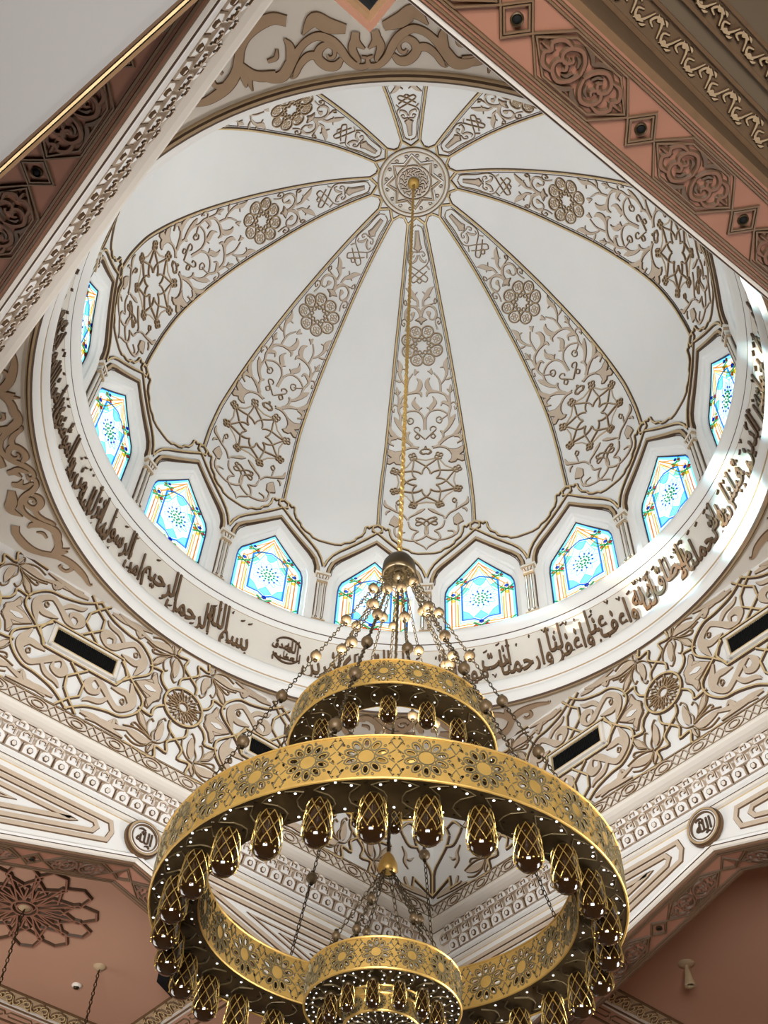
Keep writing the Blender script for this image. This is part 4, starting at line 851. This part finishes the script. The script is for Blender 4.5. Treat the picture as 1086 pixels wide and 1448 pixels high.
for i in range(6):
    a = radians(20+60*i); hung((.04*sin(a), .04*cos(a), -6.34), (.60*sin(a), .60*cos(a), -7.36), (.45, .86) if i % 2 else (.66,), .038)

# ---------------------------------------------------------------- wall-mounted things
vent_labels = {('left', -1): 'black slatted air vent fully visible in the left ornamented wall', ('left', 1): 'black slatted air vent of the left wall half hidden by the big ring',
               ('right', -1): 'black slatted air vent of the right wall just above the big chandelier ring', ('right', 1): 'black slatted air vent of the right wall cut by the right edge of the picture'}
v0 = None
for nm, rz in (('left', SW), ('right', SE)):
    for sx in (-1, 1):
        if v0 is None:
            e = empty('air_vent'); m = MB()
            for z in (-.175, .175): m.box((0, -.02, z), (1.06, .05, .04), CREAM)
            for x in (-.52, .52): m.box((x, -.02, 0), (.05, .05, .39), CREAM)
            for z in (-.15, .15): m.box((0, -.035, z), (1.0, .03, .012), GILT)
            for x in (-.49, .49): m.box((x, -.035, 0), (.012, .03, .30), GILT)
            m.build('frame', e); m = MB(); m.box((0, .0, 0), (.98, .012, .30), BLACK)
            for i in range(33): m.box((-.47+i*.0293, -.012, 0), (.009, .022, .29), BLACK)
            m.build('grille', e); v0 = e; ve = e
        else: ve = tree(v0)
        # the vent sits a little off the wall face
        t = sx*VX; ve.location = side_pt(rz, t, A-.012, ZC); ve.rotation_euler = (0, 0, rz)
        tag(ve, vent_labels[(nm, sx)], 'air vent', 'air vents in the ornamented walls')
r0_ = None
for nm, rz in (('left', SW), ('right', SE)):
    if r0_ is None:
        e = empty('calligraphy_roundel'); m = MB(); mp = lambda u, v, h: (u, -h, v)
        m.add([(0, -.045, 0)]+[(x, -.045, z) for x, z in circ(0, 0, .19, 32)], [(0, 1+i, 1+(i+1) % 32) for i in range(32)], WHITE)
        m.build('plaque', e); m = MB()
        for R, wd, h, mt in ((.235, .03, .07, OCHRE), (.205, .016, .06, WHITE), (.19, .014, .07, BROWN), (.26, .012, .04, DARK)): ribbon(m, circ(0, 0, R, 40), mp, mt, BROWN, wd=wd, h=h, sk=.008, closed=True)
        m.build('rim', e); m = MB(); V, Fs = glyphs('\u0627\u0644\u0644\u0647', .02); x0 = min(v[0] for v in V); x1 = max(v[0] for v in V)
        text_relief(m, [((v[0]-(x0+x1)/2)*.24/(x1-x0), -.075+tall(v[1], .3)*.165) for v in V], Fs, lambda u, v, h: (u, -.045-h, v), .02, DARK, DARK)
        for P in ([(-.11, .10, .006), (-.06, .125, .014), (.0, .11, .006)], [(-.06, .05, .006), (-.04, .085, .012), (-.02, .05, .012), (.0, .085, .01)], [(.02, -.12, .006), (.07, -.10, .014), (.10, -.13, .006)]): ribbon(m, cr(P, 3), lambda u, v, h: (u, -.045-h, v), DARK, DARK, None, .02, .004)
        m.build('lettering', e); r0_ = e; re = e
    else: re = tree(r0_)
    re.location = side_pt(rz, 0, 5.235, -3.235); re.rotation_euler = (0, 0, rz)
    tag(re, 'round white plaque with black Arabic lettering over the tip of the %s arch' % ('left' if nm == 'left' else 'right'), 'wall plaque', 'round calligraphy plaques')
# recessed spots in the arch soffits
dl = None
DL = [('back', NW, -2.49, 'small dark recessed spot in the terracotta arch underside at the upper left'),
      ('front', NE, 3.73, 'small dark recessed spot in the right arch underside, nearest the top of the picture'), ('front', NE, 2.49, 'small dark recessed spot in the right arch underside, middle one of three'), ('front', NE, 1.245, 'small dark recessed spot in the right arch underside, lowest one by the right edge'),
      ('left', SW, -1.245, 'small dark recessed spot in the lower left arch underside'), ('right', SE, -1.245, 'small dark recessed spot in the lower right arch underside beside the big ring')]
for nm, rz, t, lab in DL:
    if dl is None:
        dl = empty('recessed_spotlight'); m = MB(); m.lathe([(.046, .0), (.044, -.02), (.034, -.024), (.03, -.01)], BRONZE, 18); m.build('bezel', dl); m = MB(); m.lathe([(.03, -.012), (.015, -.022), (.001, -.024)], BLACK, 14); m.build('lens', dl); d_ = dl
    else: d_ = tree(dl)
    d_.location = side_pt(rz, t, AB+VM, gz(t)); d_.rotation_euler = (0, 0, rz); tag(d_, lab, 'spotlight', 'recessed spots in the arch undersides')
# strapwork rosette on the left aisle ceiling with its lamp chain
m = MB(); RX, RN = -.05, 8.72; cp = lambda u, v, h: (RX+u, RN+v, CZ-h)
for i in range(12):
    a = 2*pi*i/12; f = lambda r, b: (r*sin(a+b), r*cos(a+b))
    for P in ([f(.22, 0), f(.52, .26), f(.86, .30), f(1.10, .10), f(1.10, -.10), f(.86, -.30), f(.52, -.26), f(.22, 0)], [f(.2, .1), f(.55, -.12), f(.80, .26)], [f(.2, -.1), f(.55, .12), f(.80, -.26)]):
        ribbon(m, P, cp, TERRA, DARK, wd=.026, h=.04, sk=.016)
for R in (.12, .2): ribbon(m, circ(0, 0, R, 24), cp, TERRA, DARK, wd=.03, h=.04, sk=.014, closed=True)
rs = m.build('strapwork_rosette', csw)
def pendant(t, n, L, lab, r=.10):
    e = empty('pendant_chain'); m = MB(); m.lathe([(.0, -.06), (.03, -.06), (r*.7, -.045), (r, -.02), (r*1.1, 0)], OCHRE, 20); m.build('ceiling_plate', e, True)
    m = MB(); chain(m, (0, 0, -.05), (0, 0, -L), .028, .009); m.build('chain', e)
    m = MB(); m.lathe([(.02, -L), (.10, -L-.08), (.16, -L-.3), (.13, -L-.5), (.02, -L-.6)], AMBER, 16); m.build('lamp_shade', e, True)
    e.location = side_pt(SW, t, n, CZ); tag(e, lab, 'pendant lamp'); return e
pendant(RX, RN, 5.2, 'pendant lamp chain dropping from the middle of the strapwork ceiling rosette', .12)
pendant(1.70, 9.41, 5.2, 'thin pendant lamp chain from a small round plate on the plain rose ceiling', .10)
e = empty('smoke_detector'); m = MB(); m.lathe([(.085, 0), (.085, -.02), (.06, -.045)], CREAM, 20); m.build('base', e, True); m = MB(); m.lathe([(.045, -.03), (.04, -.06), (.001, -.065)], BRONZE, 14); m.build('sensor', e, True)
e.location = side_pt(SW, 1.72, 10.17, CZ); tag(e, 'tiny round smoke detector on the rose ceiling left of the thin chain', 'smoke detector')
e = empty('surface_spotlight'); m = MB(); m.lathe([(.0, -.045), (.06, -.04), (.13, -.02), (.135, 0)], OCHRE, 20); m.build('base', e, True); m = MB(); m.tube([(0, 0, -.04), (.0, .0, -.16)], .035, OCHRE, 10); m.lathe([(.05, -.12), (.06, -.22), (.09, -.36), (.085, -.38), (.05, -.36)], OCHRE, 16); m.build('head', e, True)
e.location = side_pt(SE, -2.88, 8.4, CZ); tag(e, 'small beige spotlight fixed to the dark ceiling at the lower right', 'spotlight')
# small black loudspeaker near the corner of the left aisle
e = empty('loudspeaker'); m = MB(); m.box((0, 0, -.16), (.50, .30, .30), BLACK); m.build('cabinet', e); m = MB(); m.box((0, -.17, -.16), (.44, .03, .24), BRONZE); m.build('front_grille', e); m = MB(); m.box((0, 0, .0), (.08, .08, .10), BRONZE); m.build('bracket', e)
e.location = side_pt(SW, 2.62, 8.55, CZ-.05); e.rotation_euler = (.0, 0, SW+.5); tag(e, 'black loudspeaker under the rose ceiling beside the left lamps of the big ring', 'loudspeaker')
# square copper-framed lantern at the very top
e = empty('square_lantern'); m = MB(); S2 = .62
for i, (w0_, z0, mt) in enumerate(((.026, 0, DTERRA), (.022, .03, BROWN))):
    q = S2/2-i*.024
    for a, b, dx, dy in ((0, q, 2*q-w0_-.001, w0_), (0, -q, 2*q-w0_-.001, w0_), (q, 0, w0_, 2*q+w0_), (-q, 0, w0_, 2*q+w0_)): m.box((a, b, z0), (dx, dy, .07), mt)
m.build('frame', e); m = MB(); m.box((0, 0, .35), (S2, S2, .02), BLACK)
for a, b, dx, dy in ((0, S2/2, S2, .02), (0, -S2/2, S2, .02), (S2/2, 0, .02, S2), (-S2/2, 0, .02, S2)): m.box((a, b, .2), (dx, dy, .32), BLACK)
m.build('housing', e); m = MB()
for i in range(9): m.tube([((.05+i*.018)*cos(a), (.05+i*.018)*sin(a), .12+i*.01) for a in [2*pi*j/20 for j in range(20)]], .006, BRASS, 4, True)
m.build('reflector_coil', e); m = MB(); m.tube([(0, 0, .36), (0, 0, 2.6)], .02, BRONZE, 6); m.build('hanger', e)
nNE, nNW, zt = 5.42, 4.67, -7.0
e.location = ((nNE+.33)*sqrt(.5)-(nNW+.33)*sqrt(.5), -(nNE+.33)*sqrt(.5)-(nNW+.33)*sqrt(.5), zt); e.rotation_euler = (0, 0, pi/4)
tag(e, 'dark square lantern with copper frame poking in at the top edge of the picture', 'lantern')
